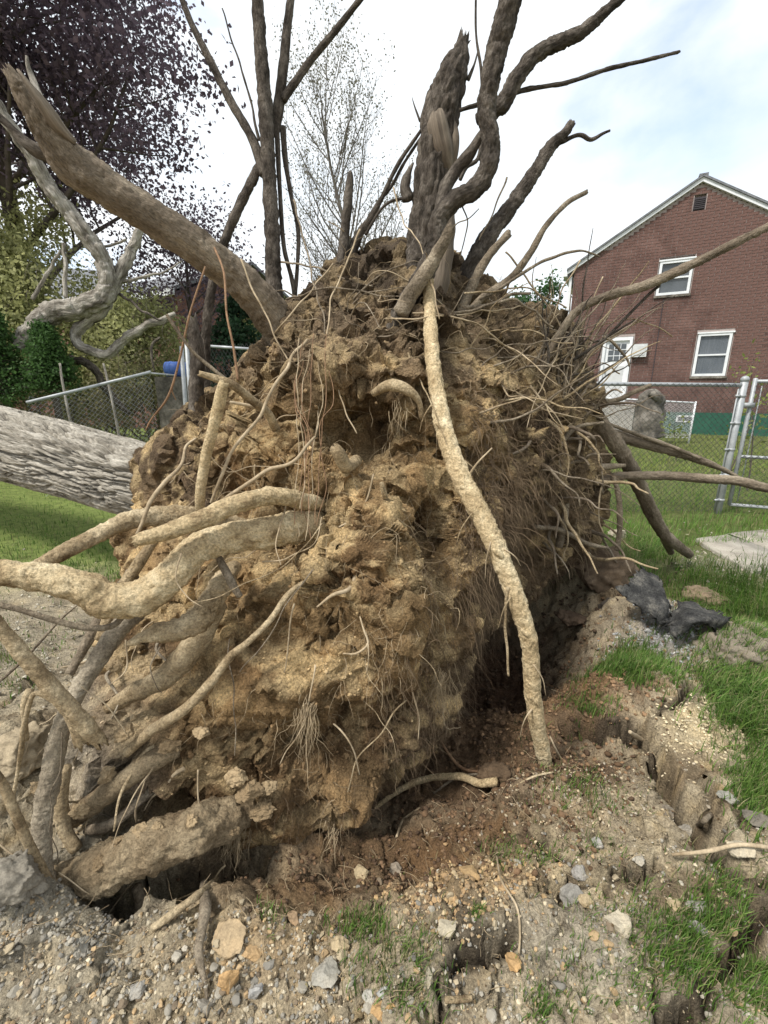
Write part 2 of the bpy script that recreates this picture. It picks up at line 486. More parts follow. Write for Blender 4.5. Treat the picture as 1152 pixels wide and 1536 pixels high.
M['farbrick'] = mat('far_brick_wall', [(0.13, 0.065, 0.05), (0.2, 0.105, 0.085)], 3, fine=0.25, fscale=30)
M['palebox'] = mat('pale_grey_metal_box', [(0.50, 0.51, 0.51), (0.60, 0.61, 0.61)], 6, fine=0.08, rough=0.5)

# ------------------------------------------------------------------ terrain
def g2(px, py):
    return gp(px, py)[:2]
def blob(x, y, px, py, rx, ry=None, p=2.0, rot=0.0):
    c = g2(px, py)
    ry = ry or rx
    dx, dy = x - c[0], y - c[1]
    if rot:
        dx, dy = dx * math.cos(rot) + dy * math.sin(rot), -dx * math.sin(rot) + dy * math.cos(rot)
    return np.exp(-((dx / rx) ** 2 + (dy / ry) ** 2) ** (p / 2))
def seg_dist(x, y, pts):
    """distance to a polyline and signed side"""
    best = np.full(x.shape, 1e9)
    side = np.zeros(x.shape)
    for a, b in zip(pts[:-1], pts[1:]):
        ab = b - a
        t = np.clip(((x - a[0]) * ab[0] + (y - a[1]) * ab[1]) / (ab @ ab), 0, 1)
        dx, dy = x - a[0] - t * ab[0], y - a[1] - t * ab[1]
        d = np.hypot(dx, dy)
        m = d < best
        best = np.where(m, d, best)
        side = np.where(m, np.sign(ab[0] * dy - ab[1] * dx), side)
    return best, side
def poly(*pp):
    return [g2(*p) for p in pp]
CRACKS = [  # points, half width, depth, step (left side of the line raised), reach of the step
    (poly((850, 1085), (885, 1098), (930, 1100), (962, 1106), (985, 1135), (1012, 1185), (1035, 1225), (1062, 1262)), 0.028, 0.20, 0.05, 0.30),
    (poly((1000, 1560), (1028, 1515), (1060, 1475), (1100, 1440), (1130, 1395), (1165, 1350), (1210, 1310)), 0.022, 0.17, 0.03, 0.16),
    (poly((672, 1580), (655, 1520), (650, 1482), (690, 1452), (745, 1432), (762, 1415)), 0.013, 0.10, 0.03, 0.12),
    (poly((820, 1345), (860, 1330), (905, 1340), (935, 1318), (985, 1300)), 0.011, 0.07, 0.03, 0.12),
    (poly((1010, 1000), (1040, 1040), (1010, 1080), (985, 1100)), 0.022, 0.12, 0.0, 0.2),
    (poly((1062, 1262), (1085, 1300), (1120, 1330), (1165, 1350)), 0.012, 0.09, 0.02, 0.12),
    (poly((905, 1340), (930, 1400), (960, 1440), (985, 1500), (1000, 1560)), 0.007, 0.05, 0.015, 0.08),
    (poly((760, 1240), (810, 1262), (850, 1300), (860, 1330)), 0.007, 0.05, 0.02, 0.10),
    (poly((60, 1000), (40, 1045), (0, 1070), (-60, 1085)), 0.02, 0.12, 0.02, 0.1),
]
def height(x, y, fine=True):
    x = np.asarray(x, float); y = np.asarray(y, float)
    near = np.exp(-np.maximum(y - 3.2, 0) ** 2 / 0.8) * np.exp(-np.maximum(np.abs(x) - 2.4, 0) ** 2 / 0.5)
    p = np.stack([x, y, np.zeros_like(x)], -1)
    sh = p.shape[:-1]
    p = p.reshape(-1, 3)
    h = 0.02 * fbm(p * 1.1, 2).reshape(sh) * (0.4 + 0.6 * near)
    x0_, y0_ = x, y
    x = x + 0.07 * perlin(p * 5 + 2).reshape(sh) + 0.03 * perlin(p * 14 + 5).reshape(sh)
    y = y + 0.07 * perlin(p * 5 + 44).reshape(sh) + 0.03 * perlin(p * 14 + 64).reshape(sh)
    # pit left by the roots, right of and under the ball
    h -= 0.50 * blob(x, y, 735, 935, 0.46, 0.62, 3, rot=-0.25)
    h -= 0.30 * blob(x, y, 560, 1100, 0.50, 0.36, 3)
    h -= 0.10 * blob(x, y, 560, 1262, 0.30, 0.10)
    h -= 0.45 * blob(x, y, 245, 1300, 0.27, 0.095, 4, rot=0.25)
    h -= 0.20 * blob(x, y, 25, 1235, 0.16, 0.14)
    # heaved sod slab between pit and crack
    h += 0.10 * blob(x, y, 935, 1040, 0.30, 0.22, 2.6)
    h -= 0.05 * blob(x, y, 905, 1115, 0.22, 0.06)
    h += 0.07 * blob(x, y, 815, 1175, 0.20, 0.10)
    # spoil heap under the torn fabric
    h += 0.20 * blob(x, y, 955, 935, 0.30, 0.24, 2.4)
    h += 0.13 * blob(x, y, 1085, 985, 0.34, 0.16, 2.4, rot=-0.4)
    h += 0.16 * blob(x, y, 880, 880, 0.24, 0.22)
    # crust ridge at the lower left, heap at the far left
    h += 0.16 * blob(x, y, 30, 1385, 0.20, 0.16, 2.4)
    h += 0.10 * blob(x, y, -30, 1130, 0.30, 0.25)
    h += 0.05 * blob(x, y, 350, 1420, 0.16, 0.08)
    h += 0.05 * blob(x, y, 1060, 1110, 0.20, 0.10)
    h += 0.05 * blob(x, y, 640, 1440, 0.16, 0.10)
    h += 0.06 * blob(x, y, 830, 1390, 0.22, 0.10)
    x, y = x0_, y0_
    wx = 0.03 * perlin(p * 9 + 3).reshape(sh) + 0.012 * perlin(p * 28 + 9).reshape(sh)
    wy = 0.03 * perlin(p * 9 + 51).reshape(sh) + 0.012 * perlin(p * 28 + 77).reshape(sh)
    wob_ = fbm(p * 4.5 + 21, 2).reshape(sh)
    for pts, hw, dep, stp, reach in CRACKS:
        d, sd_ = seg_dist(x + wx, y + wy, pts)
        h += stp * np.exp(-(d / reach) ** 2) * np.where(sd_ > 0, 1.0, -0.25) * sstep(0, 0.03, d)
        hv = hw * np.clip(0.75 + 1.5 * wob_, 0.1, 1.6)
        h -= dep * np.clip(0.8 + 1.6 * wob_, 0.15, 1.2) * (1 - sstep(hv * 0.2, hv * 1.5, d))
    if fine:
        h += near * (0.028 * fbm(p * 6, 4, 0.6).reshape(sh))
        wv = np.stack([wx.ravel(), wy.ravel(), wx.ravel() * 0], -1)
        ha, ea = facets(p * 7 + 14 * wv)
        h += near * 0.030 * ha.reshape(sh) - near * 0.012 * (1 - sstep(0, 0.10, ea)).reshape(sh) * sstep(-0.05, 0.2, fbm(p * 1.7 + 4, 2)).reshape(sh)
        ha, ea = facets(p * 19 + 25 * wv)
        h += near * 0.014 * ha.reshape(sh)
        f1, f2 = worley(p * 46)
        h += near * 0.010 * (0.5 - f1).reshape(sh)
    return h
def zone_colour(x, y):
    p = np.stack([x, y, np.zeros_like(x)], -1)
    w = fbm(p * 5, 4)
    w2 = fbm(p * 17 + 9, 3)
    def b(*a, **k):
        return np.clip(blob(x + 0.05 * w2, y + 0.05 * w, *a, **k), 0, 1)
    C = np.tile(np.array([0.41, 0.345, 0.24]), (len(x), 1))
    def mixin(c, f):
        nonlocal C
        f = np.clip(f, 0, 1)[:, None]
        C = C * (1 - f) + np.array(c) * f
    mixin((0.20, 0.155, 0.10), sstep(0.05, 0.3, w))
    mixin((0.40, 0.30, 0.165), sstep(0.16, 0.4, w2) * 0.7)
    mixin((0.155, 0.195, 0.058), sstep(2.6, 3.6, y))                    # lawn soil under the grass
    mixin((0.10, 0.115, 0.04), sstep(1.6, 2.1, x))
    mixin((0.25, 0.22, 0.165), b(40, 960, 0.9, 0.7) * 0.8)
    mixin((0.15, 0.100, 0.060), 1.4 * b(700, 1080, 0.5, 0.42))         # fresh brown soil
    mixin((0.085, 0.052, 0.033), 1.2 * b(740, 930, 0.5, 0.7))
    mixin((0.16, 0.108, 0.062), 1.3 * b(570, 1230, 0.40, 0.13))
    mixin((0.14, 0.085, 0.045), 1.2 * b(690, 1235, 0.3, 0.09))
    mixin((0.15, 0.095, 0.052), 1.1 * b(470, 1320, 0.28, 0.09))
    mixin((0.215, 0.135, 0.075), 1.4 * b(850, 1040, 0.26, 0.17))
    mixin((0.12, 0.078, 0.048), 1.1 * b(830, 1150, 0.24, 0.07))
    mixin((0.36, 0.24, 0.115), 0.8 * b(700, 1325, 0.20, 0.09))
    mixin((0.34, 0.23, 0.12), 0.6 * b(400, 1420, 0.2, 0.1))
    mixin((0.31, 0.285, 0.23), 0.9 * b(50, 1370, 0.30, 0.25))
    mixin((0.38, 0.315, 0.205), 0.8 * b(900, 1300, 0.30, 0.16) * sstep(-0.1, 0.15, w2))
    mixin((0.40, 0.325, 0.205), 0.7 * b(330, 1450, 0.30, 0.12) * sstep(-0.1, 0.2, w))
    mixin((0.50, 0.41, 0.26), 1.2 * b(1050, 1115, 0.17, 0.085))
    mixin((0.36, 0.32, 0.25), 0.8 * b(880, 1440, 0.2, 0.1))
    mixin((0.27, 0.265, 0.26), 1.1 * b(1000, 975, 0.20, 0.12))
    mixin((0.16, 0.12, 0.085), 0.8 * b(1090, 975, 0.30, 0.12))
    mixin((0.05, 0.037, 0.027), 0.7 * b(690, 1410, 0.09, 0.12))
    mixin((0.33, 0.295, 0.235), 0.7 * b(1120, 850, 0.5, 0.25))
    for pts, hw, dep, stp, reach in CRACKS:
        d, s_ = seg_dist(x + 0.03 * w, y + 0.03 * w2, pts)
        mixin((0.055, 0.042, 0.03), 0.85 * (1 - sstep(hw * 0.3, hw * 1.5, d)))
    return C
def graded(lo, hi, a, b, step, grow):
    c = list(np.arange(a, b, step))
    s, v = step, b
    while v < hi:
        c.append(v); s = min(s * grow, 30); v += s
    s, v = step, a - step
    while v > lo:
        c.insert(0, v); s = min(s * grow, 30); v -= s
    return np.array(c)
gx = graded(-400, 400, -1.45, 2.0, 0.0096, 1.10)
gy = graded(-60, 900, 0.5, 2.6, 0.0088, 1.06)
GX, GY = np.meshgrid(gx, gy)
GZ = height(GX, GY)
nI = np.arange(GX.size).reshape(GX.shape)
gq = np.stack([nI[:-1, :-1], nI[:-1, 1:], nI[1:, 1:], nI[1:, :-1]], -1).reshape(-1, 4)
gV = np.stack([GX.ravel(), GY.ravel(), GZ.ravel()], -1)
nearv = ((np.abs(gV[:, 0]) < 2.2) & (gV[:, 1] > 0.4) & (gV[:, 1] < 2.9))[:, None]
gp3 = gV * np.array([1, 1, 2.0])
gV = gV + nearv * (0.022 * np.stack([perlin(gp3 * 16), perlin(gp3 * 16 + 30), 0 * gV[:, 0]], -1) + 0.008 * np.stack([perlin(gp3 * 55), perlin(gp3 * 55 + 30), perlin(gp3 * 55 + 60)], -1))
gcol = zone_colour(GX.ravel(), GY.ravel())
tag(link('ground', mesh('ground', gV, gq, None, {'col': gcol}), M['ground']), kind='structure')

def gh(px, py):
    """ground point under a photo pixel, resting on the terrain"""
    p = gp(px, py)
    for _ in range(4):
        z = float(height(np.array([p[0]]), np.array([p[1]]), False)[0])
        p = gp(px, py, z)
    return p

# ------------------------------------------------------------------ the uprooted tree
C0 = np.array([-0.02, 2.30, 0.80])
tree = empty('uprooted_tree', (-0.2, 2.2, 0.0), 'uprooted tree lying on its side with soil-packed root ball and tangled roots towering up', 'tree')
BALL = [  # photo px, py, distance forward
    (215, 715, 2.75), (235, 660, 2.75), (300, 628, 2.5), (370, 565, 2.4), (420, 495, 2.5), (470, 432, 2.55), (520, 388, 2.6), (565, 366, 2.6), (620, 352, 2.7),
    (690, 446, 2.9), (775, 446, 2.95), (850, 476, 2.95), (882, 545, 2.92), (892, 640, 2.9), (905, 720, 2.9), (905, 800, 2.9),
    (860, 840, 2.65), (800, 860, 2.35), (740, 900, 2.0), (700, 970, 1.78), (655, 1090, 1.50), (600, 1160, 1.33), (540, 1235, 1.20), (450, 1275, 1.12),
    (350, 1290, 1.08), (300, 1255, 1.08), (210, 1245, 1.04), (120, 1270, 1.04), (80, 1230, 1.12), (85, 1120, 1.3), (110, 1010, 1.5), (160, 920, 1.75), (185, 840, 2.1), (200, 780, 2.4),
    # inner points
    (250, 760, 2.1), (300, 700, 1.95), (350, 640, 1.9), (400, 580, 1.95), (460, 500, 2.05), (520, 440, 2.2), (570, 420, 2.3), (640, 470, 2.1), (700, 500, 2.3), (780, 500, 2.55),
    (830, 580, 2.5), (850, 680, 2.45), (850, 780, 2.4), (450, 620, 1.72), (540, 560, 1.80), (600, 600, 1.72), (540, 660, 1.78), (600, 680, 1.72), (480, 700, 1.55), (560, 740, 1.52), (640, 720, 1.68),
    (700, 620, 1.95), (760, 620, 2.2), (720, 720, 1.85), (790, 720, 2.1), (780, 800, 2.1), (700, 820, 1.7), (640, 830, 1.48), (560, 830, 1.36), (480, 800, 1.40), (400, 760, 1.55), (330, 760, 1.75), (260, 830, 1.75),
    (420, 880, 1.36), (500, 920, 1.24), (590, 920, 1.26), (650, 920, 1.44), (620, 1010, 1.28), (540, 1020, 1.20), (450, 1000, 1.22), (360, 960, 1.33), (280, 930, 1.48), (220, 1000, 1.38), (160, 1080, 1.25),
    (240, 1100, 1.19), (330, 1070, 1.18), (420, 1090, 1.13), (500, 1110, 1.15), (560, 1110, 1.20), (470, 1190, 1.12), (380, 1180, 1.09), (290, 1180, 1.12), (200, 1180, 1.10), (130, 1180, 1.12),
]
cps = [at(*b) for b in BALL]
cps += [np.array(v) for v in [(-0.3, 1.35, -0.12), (0.2, 1.5, -0.15), (-0.9, 1.35, -0.05), (0.0, 2.2, -0.25), (0.8, 2.6, -0.1), (1.25, 3.2, 0.2), (-1.0, 2.2, -0.05),
                               (0.0, 3.7, 0.9), (0.9, 3.6, 0.9), (-0.9, 3.4, 0.8), (0.2, 3.4, 1.7), (-0.6, 3.1, 1.6), (0.9, 3.5, 1.5), (0.0, 3.3, -0.1), (-1.2, 2.9, 0.4), (-1.35, 2.9, 0.8), (1.3, 3.3, 1.2)]]
cps = np.array(cps)
cd_ = cps - C0
cr_ = np.linalg.norm(cd_, axis=1)
cu_ = cd_ / cr_[:, None]
def phi(a, b):
    d2 = np.maximum(2 - 2 * a @ b.T, 0)
    return np.sqrt(d2)
Kmat = phi(cu_, cu_) + 0.004 * np.eye(len(cu_))
Kmat = np.block([[Kmat, np.ones((len(cu_), 1))], [np.ones((1, len(cu_))), np.zeros((1, 1))]])
wts = np.linalg.solve(Kmat, np.concatenate([cr_, [0]]))
def ball_r(U):
    out = np.empty(len(U))
    for i in range(0, len(U), 60000):
        out[i:i + 60000] = phi(U[i:i + 60000], cu_) @ wts[:-1] + wts[-1]
    return out
NT, NP = 372, 810
tt = np.linspace(0, 1, NT)
th = math.pi * (0.66 * tt + 0.34 * tt ** 3.5)          # polar angle from the direction towards the viewer
th[0] = 1e-3; th[-1] = math.pi - 1e-3
ph = np.linspace(0, 2 * math.pi, NP, endpoint=False)
TH, PH = np.meshgrid(th, ph, indexing='ij')
ax = np.array([-0.12, -0.97, 0.05]); ax /= np.linalg.norm(ax)
e1 = np.cross(ax, [0, 0, 1.0]); e1 /= np.linalg.norm(e1)
e2 = np.cross(e1, ax)
U = (np.cos(TH)[..., None] * ax + np.sin(TH)[..., None] * (np.cos(PH)[..., None] * e1 + np.sin(PH)[..., None] * e2)).reshape(-1, 3)
rb = ball_r(U)
# soften the interpolation a little on the grid
rg = rb.reshape(NT, NP)
for _ in range(6):
    rg = 0.5 * rg + 0.125 * (np.roll(rg, 1, 1) + np.roll(rg, -1, 1) + np.vstack([rg[:1], rg[:-1]]) + np.vstack([rg[1:], rg[-1:]]))
rb = rg.ravel()
def grid_normals(V):
    G = V.reshape(NT, NP, 3)
    dp = np.roll(G, -1, 1) - np.roll(G, 1, 1)
    dt = np.concatenate([G[1:2] - G[:1], G[2:] - G[:-2], G[-1:] - G[-2:-1]])
    n = np.cross(dt, dp)
    n /= np.linalg.norm(n, axis=2)[..., None] + 1e-12
    n = n.reshape(-1, 3)
    s = np.sign((n * U).sum(1).mean())
    return n * s
BV = C0 + U * rb[:, None]
BN = grid_normals(BV)
def hollow(px, py, Y, r, dep, sx=1.0, p=2.0):
    c = at(px, py, Y)
    d = (BV - c) / np.array([r * sx, r * 1.4, r])
    return -dep * np.exp(-((d ** 2).sum(1)) ** (p / 2))
q = BV
wq = np.stack([perlin(q * 4), perlin(q * 4 + 40), perlin(q * 4 + 80)], -1)
tn = fbm(q * np.array([3.2, 3.2, 4.2]) + 70, 3) * 3.2
d0 = 0.085 * fbm(q * 2.6 + 7, 4, 0.55) + 0.030 * (np.floor(tn) + sstep(0.55, 1.0, tn - np.floor(tn)))
d0 += hollow(555, 640, 1.80, 0.18, 0.17, 1.3, 3) + hollow(500, 1120, 1.2, 0.18, 0.15, 1.35, 3) + hollow(430, 790, 1.45, 0.09, 0.08, 1.5) + hollow(400, 830, 1.45, 0.10, 0.09, 1.6)
d0 += hollow(672, 800, 1.58, 0.19, 0.26, 0.42, 3) + hollow(655, 1000, 1.42, 0.17, 0.14, 0.42, 3) + hollow(285, 1010, 1.4, 0.12, 0.10, 1.6) + hollow(230, 1225, 1.1, 0.085, 0.15, 1.7, 3)
d0 += hollow(110, 1140, 1.2, 0.11, 0.10, 0.8, 3) + hollow(380, 1250, 1.1, 0.07, 0.04) + hollow(790, 850, 2.2, 0.26, 0.30) + hollow(300, 800, 1.7, 0.12, 0.10) + hollow(640, 600, 1.8, 0.10, 0.08, 0.5)
d0 += hollow(540, 565, 1.78, 0.085, -0.10, 2.4) + hollow(600, 580, 1.75, 0.07, -0.09, 1.4) + hollow(560, 850, 1.35, 0.14, -0.05, 0.9) + hollow(600, 960, 1.27, 0.10, -0.05, 0.6) + hollow(420, 1040, 1.17, 0.09, -0.05) + hollow(690, 570, 2.0, 0.15, -0.05)
BV = BV + BN * d0[:, None]
BN = grid_normals(BV)
q = BV + 0.05 * wq
wf = np.stack([fbm(BV * 14 + 1, 2), fbm(BV * 14 + 31, 2), fbm(BV * 14 + 61, 2)], -1)
hA, eA = facets(q * np.array([5.5, 5.5, 5.0]) + 0.35 * wf)
hB, eB = facets(q * 13 + 0.5 * wf + 5)
hC, eC = facets(BV * 34 + 0.6 * wf + 9)
f1c, f2c = worley(BV * 60 + 11)
crumbly = sstep(-0.05, 0.3, fbm(BV * 3 + 20, 3))
d1 = 0.075 * hA - 0.024 * (1 - sstep(0.0, 0.09, eA)) * sstep(-0.05, 0.2, fbm(BV * 2.5 + 90, 2))
d1 += 0.024 * hB * (0.3 + 0.7 * crumbly) - 0.007 * (1 - sstep(0.0, 0.08, eB)) * crumbly
d1 += 0.010 * hC * (0.25 + 0.75 * crumbly)
rid = 1 - np.abs(fbm(q * np.array([11, 11, 4]) + 60, 3)) * 2.4          # runnels running down the face
d1 += 0.014 * rid
d1 += 0.006 * (0.5 - f1c) * crumbly
d1 += 0.013 * fbm(BV * 24, 5, 0.66)
low_ = 0.55 + 0.45 * sstep(0.55, 1.15, BV[:, 2] + 0.3 * fbm(BV * 2 + 44, 2))
BV = BV + BN * (d1 * low_)[:, None]
BN = grid_normals(BV)
# soil kinds: humus on top, tan clay on the face, moist brown and painted shade in the hollows
z_, x_ = BV[:, 2], BV[:, 0]
nz1 = fbm(BV * 2.2 + 5, 4)
nz2 = fbm(BV * 7 + 50, 4)
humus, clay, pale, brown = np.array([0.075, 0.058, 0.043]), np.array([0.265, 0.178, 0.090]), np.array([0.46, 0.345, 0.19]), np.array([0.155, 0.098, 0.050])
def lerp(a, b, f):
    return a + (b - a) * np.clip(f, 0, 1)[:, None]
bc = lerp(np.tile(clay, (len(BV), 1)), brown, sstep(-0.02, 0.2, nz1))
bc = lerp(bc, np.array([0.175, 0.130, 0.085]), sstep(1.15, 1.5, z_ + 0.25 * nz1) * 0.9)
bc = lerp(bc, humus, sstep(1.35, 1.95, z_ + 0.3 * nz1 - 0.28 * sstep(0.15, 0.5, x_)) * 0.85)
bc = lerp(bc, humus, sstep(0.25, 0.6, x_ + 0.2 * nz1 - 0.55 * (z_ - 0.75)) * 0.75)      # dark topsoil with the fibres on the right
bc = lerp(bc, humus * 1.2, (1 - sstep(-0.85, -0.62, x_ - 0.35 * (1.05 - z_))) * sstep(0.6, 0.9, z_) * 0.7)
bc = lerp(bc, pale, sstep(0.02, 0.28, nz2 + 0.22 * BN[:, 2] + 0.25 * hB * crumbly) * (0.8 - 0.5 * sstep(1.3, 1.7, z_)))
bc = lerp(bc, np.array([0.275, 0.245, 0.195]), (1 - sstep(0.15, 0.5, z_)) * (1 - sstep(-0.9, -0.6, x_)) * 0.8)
bq = np.arange(NT * NP).reshape(NT, NP)
bj = np.roll(bq, -1, 1)
bQ = np.stack([bq[:-1], bj[:-1], bj[1:], bq[1:]], -1).reshape(-1, 4)
moist_shade = -hollow(500, 1140, 1.2, 0.24, 1.0, 1.3) + -0.8 * hollow(555, 650, 1.8, 0.17, 1.0, 1.2)  # moist brown, mostly shade of the two hollows painted into the soil colour
bc = lerp(bc * 1.14, np.array([0.135, 0.088, 0.048]), 0.65 * moist_shade)
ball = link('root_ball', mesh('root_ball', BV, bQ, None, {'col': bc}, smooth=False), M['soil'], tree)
ball['label'] = 'towering mass of brown clay soil held by the roots'

# ---- crumbs, clods and pebbles
def ico(sub=0):
    t = (1 + 5 ** 0.5) / 2
    v = np.array([(-1, t, 0), (1, t, 0), (-1, -t, 0), (1, -t, 0), (0, -1, t), (0, 1, t), (0, -1, -t), (0, 1, -t), (t, 0, -1), (t, 0, 1), (-t, 0, -1), (-t, 0, 1)], float)
    f = np.array([(0, 11, 5), (0, 5, 1), (0, 1, 7), (0, 7, 10), (0, 10, 11), (1, 5, 9), (5, 11, 4), (11, 10, 2), (10, 7, 6), (7, 1, 8), (3, 9, 4), (3, 4, 2), (3, 2, 6), (3, 6, 8), (3, 8, 9), (4, 9, 5), (2, 4, 11), (6, 2, 10), (8, 6, 7), (9, 8, 1)])
    v /= np.linalg.norm(v[0])
    for _ in range(sub):
        cache, v, nf = {}, list(v), []
        def mid(a, b):
            k = (min(a, b), max(a, b))
            if k not in cache:
                m_ = v[a] + v[b]; v.append(m_ / np.linalg.norm(m_)); cache[k] = len(v) - 1
            return cache[k]
        for a, b, c in f:
            ab, bc_, ca = mid(a, b), mid(b, c), mid(c, a)
            nf += [(a, ab, ca), (b, bc_, ab), (c, ca, bc_), (ab, bc_, ca)]
        v, f = np.array(v), np.array(nf)
    return v, f
def rock_shape(sub, seed, cut=5, rough=0.12):
    """angular stone: sphere planed off by random cuts, then roughened"""
    r_ = np.random.default_rng(seed)
    v, f = ico(sub)
    v = v.copy()
    for _ in range(cut):
        n = r_.normal(size=3); n /= np.linalg.norm(n)
        k = r_.uniform(0.42, 0.8)
        d = v @ n - k
        v -= np.where(d > 0, d, 0)[:, None] * n
    v *= 1 + rough * fbm(v * 2.2 + seed * 3.1, 3)[:, None]
    if sub >= 4:
        v *= 1 + 0.14 * facets(v * 2.0 + seed)[0][:, None] + 0.05 * facets(v * 6 + seed)[0][:, None] + 0.06 * fbm(v * 9, 3)[:, None]
    return v, f
def rand_rot(n):
    q = rng.normal(size=(n, 4)); q /= np.linalg.norm(q, axis=1)[:, None]
    w, x, y, z = q.T
    return np.stack([np.stack([1 - 2 * (y * y + z * z), 2 * (x * y - z * w), 2 * (x * z + y * w)], -1),
                     np.stack([2 * (x * y + z * w), 1 - 2 * (x * x + z * z), 2 * (y * z - x * w)], -1),
                     np.stack([2 * (x * z - y * w), 2 * (y * z + x * w), 1 - 2 * (x * x + y * y)], -1)], 1)
def scatter(P, size, cols, kinds, flat=0.75):
    """many small stones merged. P (N,3), size (N,), cols (N,3)"""
    mb = MB()
    N = len(P)
    which = rng.integers(0, len(kinds), N)
    for k, (v, f) in enumerate(kinds):
        m = np.where(which == k)[0]
        if not len(m): continue
        Rm = rand_rot(len(m))
        asp = rng.uniform(0.65, 1.25, (len(m), 1, 3))
        V = np.einsum('nij,nvj->nvi', Rm, v[None] * asp) * size[m][:, None, None]
        V[..., 2] *= flat
        V += P[m][:, None]
        F = f[None] + (np.arange(len(m)) * len(v))[:, None, None]
        mb.add(V.reshape(-1, 3), tris=F.reshape(-1, 3), col=np.repeat(cols[m], len(v), 0))
    return mb
KS = [rock_shape(0, s, 2, 0.1) for s in range(6)]
KA = [rock_shape(0, s + 60, 4, 0.4) for s in range(6)]
KM = [rock_shape(1, s + 20, 6, 0.15) for s in range(8)]
front = np.where((BV[:, 1] < 3.0) & (BN[:, 1] < 0.35) & (BV[:, 2] > 0.0))[0]
wgt = np.clip(fbm(BV[front] * 2.7 + 33, 3) + 0.35 + 0.3 * BN[front, 2], 0.02, None)
# one vertex covers sin(theta)-weighted area
wgt *= np.sin(TH).ravel()[front] * rb[front] ** 2
wgt /= wgt.sum()
pick = rng.choice(front, 6000, p=wgt)
sz = 0.0022 + 0.006 * rng.random(len(pick)) ** 3 + 0.009 * (rng.random(len(pick)) < 0.012)
cc = bc[pick] * rng.uniform(0.75, 1.35, (len(pick), 1))
scatter(BV[pick] + BN[pick] * sz[:, None] * 0.1, sz, cc, KA, 0.8).build('soil_crumbs', M['crumb'], tree, smooth=False)['kind'] = 'stuff'

# ---- fallen trunk
def barkbump(sl, sw, deep, fine):
    def f(p, tc):
        w = 0.25 * np.stack([perlin(p * 5), perlin(p * 5 + 9), perlin(p * 5 + 30)], -1)
        a, b = worley(tc / np.array([sl, sw, sw]) + w * np.array([0.6, 1.2, 1.2]))
        a2, b2 = worley(tc / np.array([sl * 0.45, sw * 0.5, sw * 0.5]) + 7 + w)
        e = sstep(0.0, 0.34, b - a)
        e2 = sstep(0.0, 0.4, b2 - a2)
        return 1 + deep * (e - 0.6) + deep * 0.4 * (e2 - 0.6) + fine * fbm(p * 26, 3) + 0.04 * fbm(p * 2.4, 2)
    return f
def furrow(p, tc):
    w = np.stack([perlin(p * 3), perlin(p * 3 + 9), perlin(p * 3 + 30)], -1)
    q = tc / np.array([0.55, 0.044, 0.044]) + w * np.array([0.3, 0.55, 0.55])
    r1 = np.abs(perlin(q)); r2 = np.abs(perlin(q * np.array([1.3, 1.7, 1.7]) + 13))
    e = np.minimum(sstep(0.0, 0.16, r1), 0.30 + 0.70 * sstep(0.0, 0.14, r2))
    a, b = worley(tc / np.array([0.11, 0.030, 0.030]) + w)
    flake = sstep(0.0, 0.25, b - a)
    return 1 + 0.25 * (e - 0.78) + 0.014 * (flake - 0.6) * e + 0.02 * fbm(p * 40, 2) + 0.05 * fbm(p * 2.2, 2)
trp = pxpath([(380, 760, 2.55, 150), (300, 740, 2.75, 152), (215, 722, 2.95, 148), (100, 690, 3.3, 146), (0, 664, 3.6, 143), (-150, 628, 4.2, 132), (-420, 590, 5.6, 108)])
S = crom(trp, 400)
V, Q, T, tc = tube_arrays(S, 250, furrow)
link('trunk', mesh('trunk', V, Q, T, {'tc': tc}), M['bark'], tree)['label'] = 'thick fallen trunk with furrowed grey bark'

# ---- large roots: (px, py, distance, width px)
def R_(pts, m, **k):
    return root('root', pts, M[m], tree, **k)
# the long smooth root rising to the upper left with its torn end
R_([(450, 540, 2.35, 80), (412, 480, 2.25, 78), (370, 430, 2.15, 70), (300, 375, 2.05, 68), (200, 308, 1.95, 70), (120, 255, 1.88, 78), (85, 215, 1.84, 66), (50, 165, 1.8, 46), (28, 128, 1.78, 34), (14, 108, 1.77, 20)], 'smooth_root', sides=48, step=0.006, amp=0.13, jag=0.9, label='long thick smooth root rising to the upper left with a torn end')
R_([(110, 232, 1.9, 26), (70, 232, 1.88, 30), (40, 215, 1.86, 22), (10, 185, 1.85, 16), (-30, 150, 1.85, 14)], 'dark_root', amp=0.3, jag=0.5)
R_([(62, 150, 1.85, 12), (50, 120, 1.9, 14), (42, 100, 1.9, 9), (40, 84, 1.9, 5)], 'limb', amp=0.3)
root('bare_wood', [(112, 215, 1.83, 14), (88, 190, 1.80, 26), (66, 160, 1.77, 24), (45, 130, 1.75, 16), (28, 106, 1.74, 6)], M['wood'], tree, sides=14, amp=0.25, f=16, jag=0.8, label='torn grey wood at the end of the long smooth root')
# upright stems behind
R_([(420, 500, 2.75, 42), (412, 440, 2.75, 34), (407, 330, 2.75, 29), (402, 230, 2.75, 29), (396, 130, 2.75, 28), (388, 30, 2.75, 24), (380, -90, 2.75, 20)], 'dark_root', sides=14, amp=0.18, f=22, label='straight dark upright root at the top')
R_([(398, 262, 2.76, 24), (378, 208, 2.76, 18), (345, 150, 2.76, 16), (312, 85, 2.76, 15), (285, 30, 2.76, 13), (255, -50, 2.76, 11)], 'dark_root', amp=0.15)
R_([(398, 235, 2.78, 20), (375, 278, 2.78, 19), (350, 330, 2.8, 19), (332, 375, 2.8, 18), (318, 430, 2.8, 18), (310, 490, 2.8, 19), (308, 560, 2.8, 20), (310, 660, 2.75, 22)], 'dark_root', amp=0.16)
R_([(300, 650, 2.55, 34), (294, 600, 2.6, 31), (296, 540, 2.6, 29), (290, 498, 2.6, 25), (288, 480, 2.6, 20)], 'dark_root', sides=14, amp=0.25, jag=1.1)
